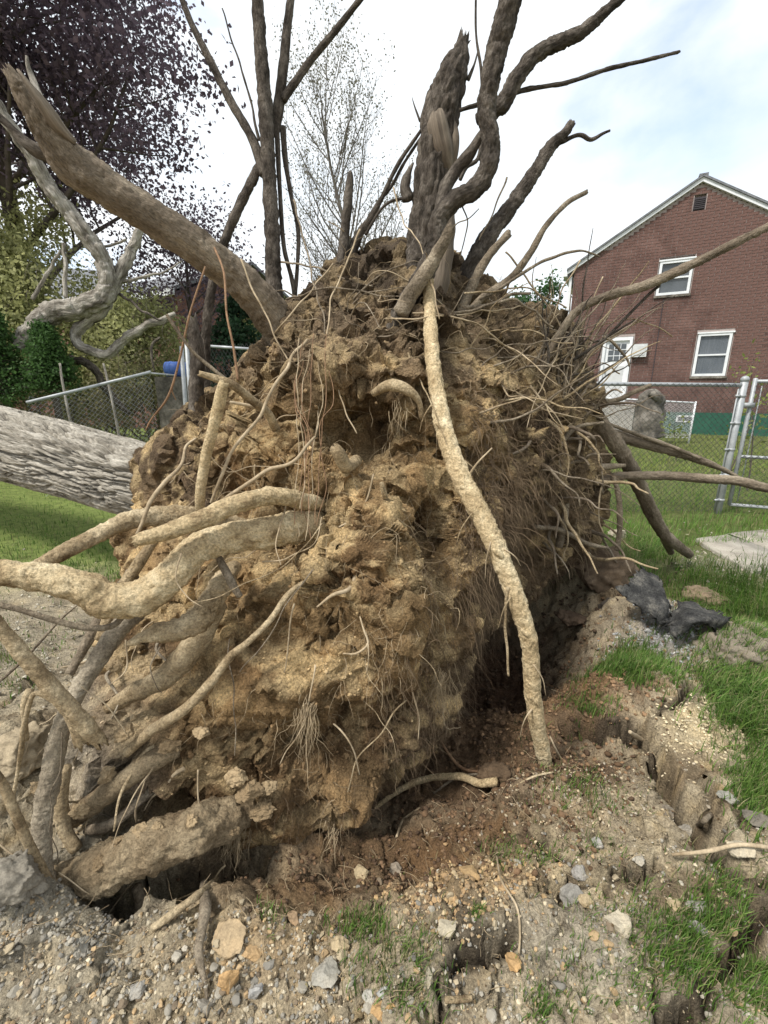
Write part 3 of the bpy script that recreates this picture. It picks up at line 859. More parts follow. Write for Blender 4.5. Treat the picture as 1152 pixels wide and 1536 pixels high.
R_([(446, 470, 2.8, 9), (438, 420, 2.8, 9), (426, 370, 2.8, 9), (420, 290, 2.8, 9), (416, 210, 2.8, 11), (414, 170, 2.8, 12)], 'dark_root', amp=0.15, sides=8)
R_([(440, 470, 2.82, 9), (446, 400, 2.82, 8), (447, 345, 2.82, 9), (436, 290, 2.82, 9), (428, 240, 2.82, 11), (424, 190, 2.82, 13)], 'dark_root', amp=0.15, sides=8)
R_([(413, 205, 2.81, 14), (418, 160, 2.81, 22), (424, 110, 2.81, 20), (430, 50, 2.81, 18), (437, -10, 2.81, 16), (446, -90, 2.81, 14)], 'dark_root', amp=0.16)
R_([(424, 150, 2.8, 16), (445, 120, 2.8, 15), (468, 88, 2.8, 14), (500, 50, 2.78, 13), (530, 12, 2.76, 11), (570, -40, 2.7, 10)], 'dark_root', amp=0.15)
R_([(388, 210, 2.75, 6), (376, 150, 2.75, 5), (360, 95, 2.75, 4), (344, 50, 2.75, 3.6), (332, 14, 2.75, 3)], 'dark_root', amp=0.3, sides=7, wob=0.01)
R_([(314, 90, 2.76, 4), (302, 80, 2.76, 3), (294, 66, 2.76, 2)], 'dark_root', amp=0.2, sides=6)
R_([(512, 400, 2.6, 22), (516, 360, 2.6, 20), (521, 310, 2.6, 18), (525, 268, 2.6, 15), (526, 258, 2.6, 8)], 'dark_root', amp=0.25, jag=0.7)
R_([(525, 385, 2.62, 20), (540, 350, 2.62, 18), (558, 325, 2.62, 13), (575, 292, 2.62, 9), (598, 245, 2.62, 8), (632, 195, 2.6, 7)], 'dark_root', amp=0.22)
R_([(540, 350, 2.65, 8), (566, 306, 2.65, 8), (588, 278, 2.65, 7), (606, 245, 2.63, 6), (634, 202, 2.62, 6)], 'dark_root', amp=0.22, sides=8)
R_([(548, 352, 2.6, 6), (575, 310, 2.6, 6), (602, 298, 2.6, 6), (625, 300, 2.55, 5)], 'dark_root', amp=0.2, sides=8)

# the tall broken stub and its torn wood
stub = pxpath([(620, 520, 2.35, 120), (628, 450, 2.4, 100), (640, 385, 2.42, 84), (646, 310, 2.42, 76), (652, 240, 2.42, 72), (660, 180, 2.42, 72), (672, 135, 2.42, 70), (682, 105, 2.42, 56), (690, 80, 2.42, 38), (694, 62, 2.42, 20)])
S = crom(stub, 190)
V, Q, T, tc = tube_arrays(S, 64, lambda p, t: barkbump(0.16, 0.035, 0.16, 0.06)(p, t) + 0.14 * fbm(p * 5 + 3, 3), jag=1.5)
o = link('root', mesh('root', V, Q, T, {'tc': tc}), M['dark_root'], tree)
o['label'] = 'thick dark broken-off stub with jagged tip'
for pts, nm in (([(672, 268, 2.40, 12), (668, 240, 2.375, 34), (662, 210, 2.365, 44), (657, 184, 2.37, 42), (656, 168, 2.40, 26)], 0), ([(674, 268, 2.41, 8), (680, 230, 2.39, 20), (681, 200, 2.385, 20), (677, 178, 2.41, 10)], 0),
                ([(648, 470, 2.27, 20), (658, 430, 2.28, 38), (665, 380, 2.30, 42), (669, 330, 2.32, 36), (671, 300, 2.36, 20)], 0)):
    root('bare_wood', pts, M['wood'], tree, sides=14, amp=0.16, f=10, label='torn strip of bare pale wood')
for pts in ([(702, 120, 2.42, 8), (712, 95, 2.42, 5), (718, 70, 2.42, 1)], [(690, 70, 2.42, 8), (700, 66, 2.42, 5), (706, 60, 2.42, 1)], [(630, 182, 2.45, 5), (622, 160, 2.45, 3), (618, 146, 2.45, 1)], [(612, 300, 2.42, 26), (608, 280, 2.42, 24), (612, 262, 2.44, 14), (620, 244, 2.44, 4)]):
    root('splinter', pts, M['dark_root'], tree, sides=7, amp=0.3)

# the twisting root in front of the stub, and its companions
R_([(560, 560, 2.05, 24), (595, 480, 2.05, 32), (628, 425, 2.05, 38), (652, 375, 2.05, 36), (658, 330, 2.05, 34), (682, 300, 2.04, 34), (712, 284, 2.03, 36), (732, 250, 2.02, 36), (736, 212, 2.02, 35), (730, 170, 2.02, 36), (736, 120, 2.01, 39), (748, 65, 2.0, 42), (764, 5, 1.98, 44), (790, -90, 1.95, 46)], 'dark_root', sides=40, step=0.006, amp=0.2, f=20, label='twisting dark root bending upward in front of the stub')
R_([(660, 330, 2.1, 30), (668, 285, 2.1, 26), (684, 255, 2.1, 24), (704, 232, 2.08, 22), (724, 200, 2.06, 18)], 'dark_root', sides=14, amp=0.22)
R_([(600, 470, 2.0, 34), (630, 420, 1.98, 30), (652, 388, 1.97, 26), (676, 344, 1.96, 24)], 'grey_root', sides=14, amp=0.25, jag=0.6)
R_([(716, 180, 2.3, 20), (752, 158, 2.3, 30), (772, 122, 2.3, 30), (800, 86, 2.3, 28), (840, 62, 2.3, 26), (872, 48, 2.3, 24), (905, 20, 2.3, 20), (960, -30, 2.3, 18)], 'dark_root', sides=30, step=0.007, amp=0.24, f=22, label='dark limb-like root reaching to the upper right')
R_([(690, 165, 2.3, 8), (740, 150, 2.32, 9), (790, 134, 2.32, 9), (850, 124, 2.32, 8), (910, 104, 2.32, 8), (970, 90, 2.32, 7), (1018, 78, 2.32, 6)], 'dark_root', sides=9, amp=0.25, f=30, jag=0.8)
R_([(720, 240, 2.25, 8), (722, 180, 2.25, 6), (722, 110, 2.25, 6), (714, 50, 2.25, 5), (714, -30, 2.25, 5)], 'dark_root', sides=7, amp=0.2)
R_([(690, 270, 2.2, 8), (700, 250, 2.2, 9), (716, 240, 2.2, 8), (722, 215, 2.2, 7)], 'dark_root', sides=7, amp=0.2)
# roots fanning right at the top
R_([(660, 530, 2.5, 44), (690, 445, 2.55, 40), (722, 372, 2.6, 36), (765, 312, 2.65, 31), (800, 262, 2.68, 26), (826, 220, 2.7, 24), (846, 202, 2.7, 18), (856, 186, 2.7, 15)], 'dark_root', sides=30, step=0.007, amp=0.2, f=20, jag=0.5)
R_([(842, 214, 2.7, 9), (866, 205, 2.7, 8), (886, 210, 2.7, 8), (915, 196, 2.7, 5)], 'dark_root', sides=8, amp=0.25, wob=0.01)
R_([(690, 470, 2.35, 22), (712, 420, 2.4, 20), (738, 378, 2.42, 16), (762, 352, 2.44, 15)], 'grey_root', sides=10, amp=0.25, jag=0.5)
R_([(680, 500, 2.3, 16), (720, 450, 2.35, 15), (765, 418, 2.38, 15), (795, 380, 2.4, 14), (818, 340, 2.42, 12), (850, 305, 2.44, 10), (880, 288, 2.46, 9)], 'grey_root', sides=12, amp=0.16, jag=0.3)
R_([(720, 448, 2.3, 6), (770, 418, 2.32, 6), (820, 392, 2.34, 6), (866, 377, 2.36, 5), (900, 384, 2.4, 3)], 'grey_root', sides=8, amp=0.2, wob=0.012)
R_([(700, 462, 2.2, 8), (740, 456, 2.2, 7), (765, 442, 2.22, 6), (796, 440, 2.24, 5)], 'grey_root', sides=8, amp=0.2)
R_([(660, 470, 2.1, 6), (720, 462, 2.1, 6), (770, 452, 2.15, 5), (830, 490, 2.2, 4)], 'grey_root', sides=7, amp=0.2, wob=0.02)
# the long pale root crossing the house, with the brush of rootlets around it
R_([(800, 580, 2.45, 14), (840, 500, 2.4, 15), (872, 462, 2.38, 17), (915, 443, 2.36, 18), (962, 430, 2.34, 19), (1005, 412, 2.32, 20), (1048, 392, 2.3, 18), (1100, 366, 2.27, 17), (1152, 340, 2.25, 16), (1230, 300, 2.2, 15)], 'smooth_root', sides=24, step=0.008, amp=0.16, f=20, label='long pale root stretching right across the brick house')
R_([(860, 540, 2.42, 6), (905, 510, 2.4, 6), (945, 470, 2.38, 6), (975, 440, 2.36, 6), (990, 428, 2.34, 5)], 'dark_root', sides=8, amp=0.2)
# big roots on the right side
R_([(800, 560, 2.65, 40), (850, 588, 2.7, 34), (890, 625, 2.72, 33), (928, 672, 2.75, 30), (955, 720, 2.85, 28), (978, 770, 2.98, 26), (1000, 805, 3.12, 22), (1034, 832, 3.3, 17)], 'smooth_root', sides=32, step=0.007, amp=0.15, label='smooth brown root reaching down to the grass on the right')
R_([(985, 780, 2.99, 18), (998, 810, 3.2, 16), (1006, 828, 3.4, 13)], 'smooth_root', sides=10, amp=0.15)
R_([(790, 715, 2.6, 20), (840, 722, 2.62, 17), (880, 724, 2.64, 17), (915, 718, 2.66, 21), (940, 714, 2.66, 17), (1000, 714, 2.64, 18), (1060, 718, 2.6, 18), (1110, 722, 2.56, 18), (1155, 733, 2.52, 19), (1240, 742, 2.45, 19)], 'smooth_root', sides=24, step=0.008, amp=0.16, label='long horizontal root passing in front of the gate post')
R_([(840, 650, 2.9, 20), (900, 648, 2.92, 22), (960, 664, 2.94, 21), (1010, 677, 2.95, 19), (1050, 690, 2.95, 15), (1080, 702, 2.95, 10), (1108, 716, 2.95, 6)], 'smooth_root', sides=24, step=0.008, amp=0.16)
R_([(905, 632, 2.9, 6), (950, 650, 2.9, 7), (1000, 667, 2.9, 8), (1050, 688, 2.9, 7)], 'grey_root', sides=8, amp=0.2)
R_([(920, 715, 2.62, 9), (928, 745, 2.6, 11), (930, 785, 2.6, 11), (926, 825, 2.62, 10)], 'grey_root', sides=9, amp=0.25)
R_([(850, 620, 2.8, 16), (890, 605, 2.8, 11), (925, 600, 2.78, 10), (955, 586, 2.76, 10), (976, 578, 2.76, 9)], 'grey_root', sides=9, amp=0.2, jag=0.4)
R_([(840, 560, 2.8, 10), (870, 575, 2.75, 10), (900, 585, 2.7, 8)], 'grey_root', sides=9, amp=0.2)
R_([(800, 640, 2.55, 18), (850, 670, 2.6, 15), (880, 700, 2.62, 13), (910, 700, 2.62, 14), (938, 698, 2.6, 8)], 'grey_root', sides=10, amp=0.25)
R_([(820, 640, 2.4, 8), (838, 700, 2.42, 12), (848, 760, 2.42, 14), (838, 820, 2.42, 14)], 'grey_root', sides=9, amp=0.3)
R_([(820, 700, 2.36, 14), (845, 660, 2.4, 11), (868, 640, 2.42, 9), (905, 634, 2.42, 6)], 'grey_root', sides=8, amp=0.3)
R_([(800, 790, 2.3, 10), (840, 795, 2.35, 10), (880, 815, 2.45, 9), (912, 822, 2.5, 6)], 'grey_root', sides=8, amp=0.25)
R_([(905, 505, 2.4, 6), (918, 512, 2.4, 6), (940, 538, 2.42, 5), (944, 550, 2.42, 3)], 'grey_root', sides=7, amp=0.2)

# the pale root running down the middle of the face to the ground
R_([(640, 400, 2.1, 22), (645, 470, 1.97, 26), (648, 530, 1.80, 29), (656, 590, 1.70, 31), (668, 650, 1.60, 36), (690, 712, 1.50, 39), (722, 775, 1.42, 40), (752, 838, 1.36, 39), (776, 905, 1.32, 37), (794, 965, 1.31, 34), (798, 1030, 1.31, 33), (806, 1090, 1.32, 31), (815, 1130, 1.335, 29), (818, 1150, 1.345, 24)], 'yellow_root', sides=44, step=0.0055, amp=0.14, f=24, jag=1.1, label='long clay-coated root curving down the middle to the ground')
R_([(762, 880, 1.31, 8), (757, 910, 1.31, 6), (758, 950, 1.31, 6), (763, 1014, 1.31, 4.5)], 'tan_root', sides=8, amp=0.2, wob=0.006)
R_([(690, 740, 1.5, 8), (712, 700, 1.49, 5), (738, 672, 1.49, 3)], 'rootlet', sides=7, amp=0.2)

# its side rootlets and scars
for (px, py, Y, dx, dy) in [(655, 600, 1.68, -26, 40), (680, 680, 1.55, 40, 30), (716, 760, 1.43, -30, 46), (745, 820, 1.37, 36, 24), (742, 800, 1.38, -14, 60), (770, 890, 1.32, -24, 46), (797, 990, 1.30, 22, 44), (800, 1060, 1.30, -20, 40)]:
    R_([(px, py, Y, 6), (px + 0.4 * dx, py + 0.3 * dy, Y - 0.03, 3.4), (px + 0.8 * dx, py + 0.7 * dy, Y - 0.03, 2.4), (px + dx, py + 1.2 * dy, Y - 0.02, 1.2)], random.choice(['rootlet', 'tan_root']), sides=6, amp=0.25, wob=0.008)
for (px, py, Y, w) in [(664, 640, 1.585, 20), (700, 735, 1.45, 18), (748, 830, 1.335, 18), (790, 950, 1.285, 16), (802, 1050, 1.285, 15)]:
    R_([(px - 0.5 * w, py - 6, Y, w * 0.45), (px, py, Y, w * 0.7), (px + 0.35 * w, py + 7, Y, w * 0.4)], 'yellow_root', sides=10, amp=0.4, f=50)
# left front cluster
R_([(530, 785, 1.7, 50), (450, 790, 1.46, 62), (410, 798, 1.37, 64), (350, 806, 1.30, 62), (300, 822, 1.24, 62), (262, 858, 1.17, 64), (215, 895, 1.12, 70), (165, 900, 1.09, 74), (120, 880, 1.07, 66), (60, 866, 1.05, 56), (0, 860, 1.03, 54), (-80, 862, 1.0, 56)], 'yellow_root', sides=56, step=0.0055, amp=0.17, f=18, label='massive clay-coated root bending out of the frame on the left')
R_([(530, 760, 1.7, 30), (460, 752, 1.48, 33), (440, 748, 1.41, 34), (405, 744, 1.35, 36), (350, 758, 1.27, 38), (300, 780, 1.20, 37), (250, 798, 1.15, 34), (215, 808, 1.12, 27), (202, 812, 1.11, 20)], 'yellow_root', sides=44, step=0.0055, amp=0.15, f=22, jag=0.4, label='stubby pale root with a rounded broken end')
R_([(380, 800, 1.62, 50), (320, 785, 1.55, 46), (262, 775, 1.5, 44), (205, 778, 1.42, 36), (150, 800, 1.34, 33), (100, 826, 1.26, 31), (50, 852, 1.2, 26)], 'tan_root', sides=32, step=0.005, amp=0.2, f=18)
R_([(350, 850, 1.42, 30), (330, 880, 1.3, 46), (300, 925, 1.22, 48), (262, 945, 1.17, 44), (225, 952, 1.13, 30), (188, 968, 1.10, 8)], 'tan_root', sides=32, step=0.005, amp=0.24, f=22, jag=0.9, label='splintered pale root stub')
R_([(330, 905, 1.32, 40), (290, 965, 1.28, 50), (255, 1010, 1.25, 46), (200, 1040, 1.22, 36), (160, 1065, 1.2, 20)], 'tan_root', sides=16, amp=0.3, f=16)
R_([(325, 830, 1.3, 14), (345, 870, 1.24, 18), (360, 895, 1.22, 14)], 'grey_root', sides=9, amp=0.2)
R_([(460, 870, 1.30, 8), (432, 892, 1.25, 12), (405, 930, 1.20, 12), (370, 965, 1.15, 13), (345, 985, 1.13, 17), (315, 1025, 1.11, 19), (275, 1065, 1.10, 22), (225, 1098, 1.10, 22), (190, 1130, 1.10, 18)], 'tan_root', sides=14, amp=0.2, f=24, label='thin pale root slanting across the soil face')
R_([(-40, 890, 0.93, 26), (0, 942, 0.93, 27), (50, 1000, 0.94, 30), (95, 1052, 0.95, 32), (130, 1090, 0.96, 32), (150, 1112, 0.97, 26)], 'tan_root', sides=32, step=0.005, amp=0.13, f=26, jag=0.8, label='straight broken root pointing down to the right at the left edge')
R_([(100, 1060, 0.99, 22), (112, 1085, 0.99, 26), (122, 1115, 0.99, 24)], 'tan_root', sides=14, amp=0.2, jag=1.0)
R_([(240, 890, 1.3, 40), (185, 935, 1.2, 38), (150, 985, 1.12, 36), (115, 1040, 1.06, 34), (90, 1100, 1.02, 36), (75, 1170, 0.98, 38), (64, 1230, 0.95, 34), (66, 1290, 0.92, 28), (82, 1345, 0.89, 20), (92, 1385, 0.87, 16)], 'clay_root', sides=36, step=0.005, amp=0.15, f=18, label='long grey root curving down to the gravel at the lower left')
R_([(200, 860, 1.4, 30), (165, 905, 1.32, 26), (130, 965, 1.25, 22), (105, 1010, 1.2, 18)], 'grey_root', sides=12, amp=0.25)
R_([(240, 800, 1.35, 14), (205, 850, 1.3, 24), (175, 900, 1.26, 24), (150, 960, 1.2, 22)], 'tan_root', sides=12, amp=0.2)
R_([(-40, 1130, 0.88, 14), (0, 1170, 0.88, 17), (25, 1225, 0.88, 18), (50, 1280, 0.88, 17), (75, 1325, 0.88, 16), (90, 1360, 0.87, 12)], 'tan_root', sides=12, amp=0.15, f=28)
R_([(-40, 900, 1.0, 13), (20, 912, 1.01, 12), (80, 930, 1.03, 12), (130, 942, 1.06, 13), (170, 938, 1.1, 13), (190, 915, 1.12, 12)], 'grey_root', sides=10, amp=0.18)
R_([(-20, 1040, 1.25, 5), (40, 985, 1.3, 6), (90, 930, 1.35, 5), (125, 900, 1.4, 4)], 'grey_root', sides=7, amp=0.2)
R_([(90, 1060, 0.98, 8), (55, 1040, 0.97, 10), (38, 1080, 0.96, 10), (30, 1140, 0.96, 9), (22, 1190, 0.95, 6)], 'tan_root', sides=9, amp=0.25, wob=0.008)
R_([(45, 1035, 0.99, 14), (36, 1060, 0.98, 13), (40, 1110, 0.98, 10)], 'tan_root', sides=9, amp=0.3)
R_([(100, 1150, 1.06, 18), (92, 1200, 1.04, 26), (96, 1240, 1.02, 26), (115, 1275, 1.0, 22)], 'tan_root', sides=12, amp=0.3)
# the soil-crusted log along the bottom
R_([(60, 1345, 0.93, 70), (110, 1325, 0.93, 84), (190, 1285, 0.95, 90), (270, 1255, 0.98, 86), (340, 1222, 1.08, 78), (400, 1190, 1.22, 66), (450, 1160, 1.45, 50)], 'soil_root', sides=70, step=0.005, amp=0.26, f=13, label='soil-crusted thick root along the bottom of the ball')
R_([(110, 1225, 1.08, 44), (160, 1190, 1.06, 40), (215, 1150, 1.10, 40), (280, 1110, 1.2, 40), (340, 1080, 1.4, 34)], 'soil_root', sides=16, amp=0.3, f=15)
R_([(130, 1245, 1.05, 18), (170, 1235, 1.04, 22), (220, 1190, 1.10, 22), (270, 1150, 1.2, 20)], 'grey_root', sides=12, amp=0.3)
R_([(205, 1330, 0.97, 20), (212, 1360, 0.96, 24), (218, 1395, 0.95, 22)], 'grey_root', sides=10, amp=0.3)
R_([(225, 1395, 0.93, 8), (270, 1365, 0.95, 9), (310, 1335, 0.98, 8)], 'tan_root', sides=8, amp=0.3)
# upper left roots in front of the ball
R_([(302, 775, 1.55, 20), (300, 745, 1.5, 20), (308, 690, 1.48, 21), (318, 650, 1.46, 22), (328, 610, 1.45, 24), (334, 580, 1.44, 22), (336, 574, 1.44, 20)], 'yellow_root', sides=16, amp=0.14, jag=0.3, label='short upright pale root with a sawn-looking end')
R_([(425, 665, 1.78, 16), (412, 640, 1.70, 18), (400, 618, 1.64, 18), (375, 598, 1.60, 18), (350, 578, 1.56, 18), (325, 568, 1.54, 16), (298, 560, 1.52, 12)], 'tan_root', sides=14, amp=0.14, jag=0.5)
R_([(365, 590, 1.58, 10), (325, 558, 1.56, 8), (290, 528, 1.55, 7), (262, 490, 1.54, 7), (250, 472, 1.54, 6)], 'grey_root', sides=8, amp=0.2)
R_([(400, 620, 1.66, 9), (380, 610, 1.64, 8), (345, 603, 1.62, 6)], 'rootlet', sides=8, amp=0.2)
R_([(205, 800, 1.36, 6), (228, 750, 1.4, 9), (258, 712, 1.5, 8), (275, 690, 1.6, 7), (278, 670, 1.7, 6), (292, 658, 1.75, 5)], 'rootlet', sides=8, amp=0.2, wob=0.008)
R_([(315, 752, 1.5, 7), (345, 690, 1.5, 7), (385, 625, 1.55, 7), (420, 565, 1.65, 7), (460, 510, 1.9, 6)], 'rootlet', sides=8, amp=0.2, wob=0.012)
R_([(325, 760, 1.42, 7), (365, 728, 1.42, 8), (405, 705, 1.42, 8), (440, 690, 1.42, 7), (470, 655, 1.5, 5)], 'rootlet', sides=8, amp=0.2, wob=0.012)
# stubs and ledges on the face
R_([(535, 690, 1.62, 26), (520, 700, 1.54, 28), (508, 680, 1.50, 28), (502, 672, 1.49, 20)], 'tan_root', sides=14, amp=0.2, jag=0.4, label='short pale stub poking out of the soil face')
R_([(580, 755, 1.5, 10), (576, 738, 1.46, 12), (572, 724, 1.45, 9)], 'tan_root', sides=9, amp=0.2)
R_([(560, 590, 1.72, 14), (585, 578, 1.66, 22), (610, 584, 1.64, 22), (628, 602, 1.65, 16), (632, 628, 1.66, 9)], 'tan_root', sides=14, amp=0.25, label='pale curled root forming a ledge')
R_([(540, 800, 1.40, 5), (536, 850, 1.32, 8), (525, 882, 1.27, 9), (500, 892, 1.24, 7), (475, 910, 1.24, 4)], 'rootlet', sides=8, amp=0.2, wob=0.006)
R_([(560, 710, 1.50, 3), (548, 750, 1.46, 4), (528, 780, 1.42, 4), (505, 795, 1.4, 4), (500, 820, 1.38, 3)], 'rootlet', sides=7, amp=0.2, wob=0.006)
R_([(540, 925, 1.25, 3), (546, 945, 1.22, 4), (552, 966, 1.2, 5), (535, 980, 1.2, 5), (515, 980, 1.2, 3)], 'rootlet', sides=7, amp=0.15, wob=0.004)
R_([(552, 966, 1.2, 4), (553, 985, 1.19, 3), (550, 1010, 1.19, 2)], 'rootlet', sides=6, amp=0.15)
# orange rootlets
R_([(322, 372, 1.9, 5), (336, 410, 1.8, 4.5), (340, 470, 1.72, 4.5), (350, 520, 1.68, 5), (357, 570, 1.64, 6)], 'orange_root', sides=8, amp=0.25, f=40)
R_([(308, 400, 1.62, 3.5), (285, 470, 1.58, 4.2), (268, 545, 1.56, 4.6), (252, 595, 1.55, 4.4), (228, 628, 1.55, 4), (218, 646, 1.55, 2.2)], 'orange_root', sides=8, amp=0.2)
R_([(262, 570, 1.56, 3), (258, 585, 1.56, 2.5), (264, 600, 1.56, 1.5)], 'orange_root', sides=6, amp=0.2)
for k in range(9):
    x = 445 + 5 * k + random.uniform(-6, 6)
    pts = [(x + 5, 530 + random.uniform(-30, 20), 1.78, 1.5)]
    y, Y = 600, 1.62
    for j in range(4):
        pts.append((x + random.uniform(-12, 12), y, Y, 1.7))
        y += random.uniform(45, 80); Y -= 0.085
    R_(pts, 'orange_root' if k % 3 else 'rootlet', sides=6, amp=0.2, wob=0.01)
# long pale rootlets hanging and crossing over the face
LOOSE = [
    [(540, 345, 2.3), (500, 440, 2.1), (490, 520, 1.95), (480, 600, 1.78), (470, 680, 1.6)], [(440, 300, 2.5), (470, 420, 2.2), (488, 500, 2.0), (480, 560, 1.85)],
    [(360, 390, 2.0), (395, 470, 1.95), (430, 540, 1.9), (470, 600, 1.75)], [(470, 520, 1.9), (500, 560, 1.82), (520, 620, 1.7), (535, 650, 1.68)],
    [(610, 530, 1.9), (640, 590, 1.68), (665, 650, 1.56), (680, 700, 1.5)], [(640, 400, 2.0), (650, 440, 1.95), (658, 480, 1.9)],
    [(620, 470, 1.95), (700, 480, 2.0), (760, 520, 2.1), (800, 560, 2.2)], [(575, 480, 2.05), (640, 478, 1.92), (700, 470, 2.1), (780, 460, 2.3)],
    [(430, 450, 2.3), (500, 430, 2.1), (580, 445, 2.1), (650, 440, 2.05)], [(410, 500, 2.15), (440, 470, 2.1), (500, 395, 2.3)],
    [(395, 845, 1.32), (440, 835, 1.25), (470, 815, 1.25), (480, 780, 1.3)], [(480, 790, 1.3), (440, 840, 1.22), (400, 860, 1.18), (340, 890, 1.1), (290, 905, 1.08)],
    [(470, 850, 1.27), (430, 905, 1.2), (400, 960, 1.15), (360, 1010, 1.12)], [(345, 960, 1.2), (350, 1030, 1.14), (352, 1090, 1.1), (356, 1130, 1.07)],
    [(270, 830, 1.1), (262, 870, 1.06), (280, 895, 1.05), (300, 905, 1.04)], [(440, 905, 1.22), (430, 960, 1.19), (425, 1010, 1.18)],
    [(240, 970, 1.1), (225, 1000, 1.08), (235, 1035, 1.08), (240, 1040, 1.08)], [(190, 960, 1.08), (188, 1000, 1.06), (165, 1030, 1.05)],
    [(120, 1030, 1.0), (160, 1060, 1.0), (190, 1100, 1.0)], [(300, 1160, 1.06), (300, 1200, 1.04), (308, 1240, 1.03)],
    [(90, 1095, 0.93), (86, 1160, 0.91), (75, 1210, 0.9), (84, 1300, 0.89)], [(85, 1310, 0.88), (115, 1325, 0.88), (150, 1345, 0.88)],
    [(60, 1340, 0.87), (85, 1360, 0.86), (100, 1390, 0.86), (110, 1412, 0.86)], [(-10, 1260, 0.9), (20, 1275, 0.9), (45, 1290, 0.9)],
    [(200, 1325, 0.97), (170, 1360, 0.95), (120, 1410, 0.92)], [(340, 1300, 1.0), (300, 1335, 0.99), (250, 1355, 0.98)],
    [(470, 1000, 1.2), (460, 1060, 1.15), (445, 1100, 1.12), (420, 1150, 1.1)], [(620, 1030, 1.28), (628, 1070, 1.27), (626, 1110, 1.27)],
    [(610, 1050, 1.27), (560, 1110, 1.2), (530, 1150, 1.17), (520, 1190, 1.15)], [(500, 1090, 1.17), (530, 1120, 1.15), (538, 1160, 1.15)],
    [(860, 470, 2.5), (830, 540, 2.3), (810, 590, 2.2), (790, 640, 2.1)], [(960, 480, 2.4), (900, 520, 2.4), (860, 570, 2.4), (800, 620, 2.2)],
    [(905, 415, 2.4), (880, 470, 2.4), (858, 540, 2.4), (850, 600, 2.4)], [(1010, 505, 2.4), (975, 485, 2.4), (930, 480, 2.4), (880, 500, 2.4)],
    [(760, 380, 2.5), (800, 430, 2.5), (840, 490, 2.5), (850, 520, 2.5)], [(695, 440, 2.3), (740, 435, 2.3), (790, 430, 2.35), (850, 460, 2.4)],
    [(690, 300, 2.1), (700, 330, 2.15), (698, 360, 2.2), (690, 390, 2.25)], [(760, 265, 2.3), (740, 320, 2.3), (720, 360, 2.3)],
    [(830, 760, 2.3), (850, 800, 2.35), (846, 840, 2.35)], [(905, 720, 2.55), (898, 760, 2.5), (905, 800, 2.5)], [(870, 660, 2.5), (900, 690, 2.5), (905, 740, 2.5)],
    [(590, 280, 2.5), (606, 330, 2.4), (630, 370, 2.2), (640, 400, 2.1)], [(870, 390, 2.45), (845, 430, 2.45), (830, 480, 2.45)],
    [(930, 560, 2.55), (900, 545, 2.5), (870, 560, 2.45), (850, 600, 2.4)], [(420, 395, 2.75), (470, 400, 2.6), (520, 420, 2.3), (560, 430, 2.25)],
]
for pts in LOOSE:
    w0 = random.uniform(2.6, 4.4)
    R_([(a, b, c, w0 * (1 - 0.5 * i / len(pts))) for i, (a, b, c) in enumerate(pts)], random.choice(['rootlet', 'rootlet', 'tan_root', 'grey_root']), sides=6, amp=0.2, wob=0.014)

# ---- fine roots: too many to count
def ball_sample(n, box, cond=None):
    """surface vertices of the ball that project near a photo box"""
    x0, y0, x1, y1 = box
    d = BV - np.array([0, 0, CH])
    f = d[:, 1] * CT - d[:, 2] * ST
    u = 576 + FPX * d[:, 0] / f
    v = 768 - FPX * (d[:, 1] * ST + d[:, 2] * CT) / f
    facing = (BN * d).sum(1) < 0.1
    m = np.where((u > x0) & (u < x1) & (v > y0) & (v < y1) & facing)[0]
    w = np.sin(TH).ravel()[m]
    return rng.choice(m, n, p=w / w.sum())
def fibres(n, box, lmin, lmax, r0, r1, grav, wander, out=0.6, nseg=7, mt='hair', name='fine_roots'):
    i = ball_sample(n, box)
    D = BN[i] * out + rng.normal(size=(n, 3)) * 0.45
    L = rng.uniform(lmin, lmax, n)
    V, Q = strands(BV[i] - BN[i] * 0.01, D, L, rng.uniform(r0, r1, n), nseg, grav, wander)
    return V, Q
hb = MB()
for a in [(900, (700, 560, 890, 760), 0.08, 0.32, 0.0008, 0.0022, 0.35, 0.4), (1700, (680, 700, 900, 900), 0.08, 0.34, 0.0007, 0.0019, 0.45, 0.35),
          (1300, (610, 780, 760, 1000), 0.06, 0.26, 0.0006, 0.0014, 0.5, 0.4), (800, (560, 980, 700, 1170), 0.05, 0.22, 0.0005, 0.0012, 0.5, 0.4), (260, (420, 1180, 620, 1290), 0.04, 0.16, 0.0005, 0.0012, 0.5, 0.4)]:
    V, Q = fibres(*a)
    hb.add(V, quads=Q)
hb.build('fine_roots', M['hair'], tree)['kind'] = 'stuff'
hp_ = MB()
for a in [(320, (300, 560, 660, 860), 0.05, 0.26, 0.0008, 0.0018, 0.35, 0.35), (420, (240, 850, 640, 1250), 0.04, 0.16, 0.0006, 0.0014, 0.35, 0.4), (60, (60, 950, 300, 1280), 0.06, 0.22, 0.0008, 0.0016, 0.3, 0.35),
          (130, (440, 370, 720, 560), 0.06, 0.3, 0.0009, 0.0022, 0.1, 0.4), (150, (690, 430, 880, 640), 0.06, 0.32, 0.0010, 0.0026, 0.1, 0.4), (260, (560, 720, 680, 1050), 0.04, 0.14, 0.0005, 0.0011, 0.3, 0.5),
          (120, (820, 600, 910, 840), 0.08, 0.3, 0.001, 0.0026, 0.2, 0.35)]:
    V, Q = fibres(*a)
    hp_.add(V, quads=Q)
hp_.build('pale_fine_roots', M['hair_pale'], tree)['kind'] = 'stuff'
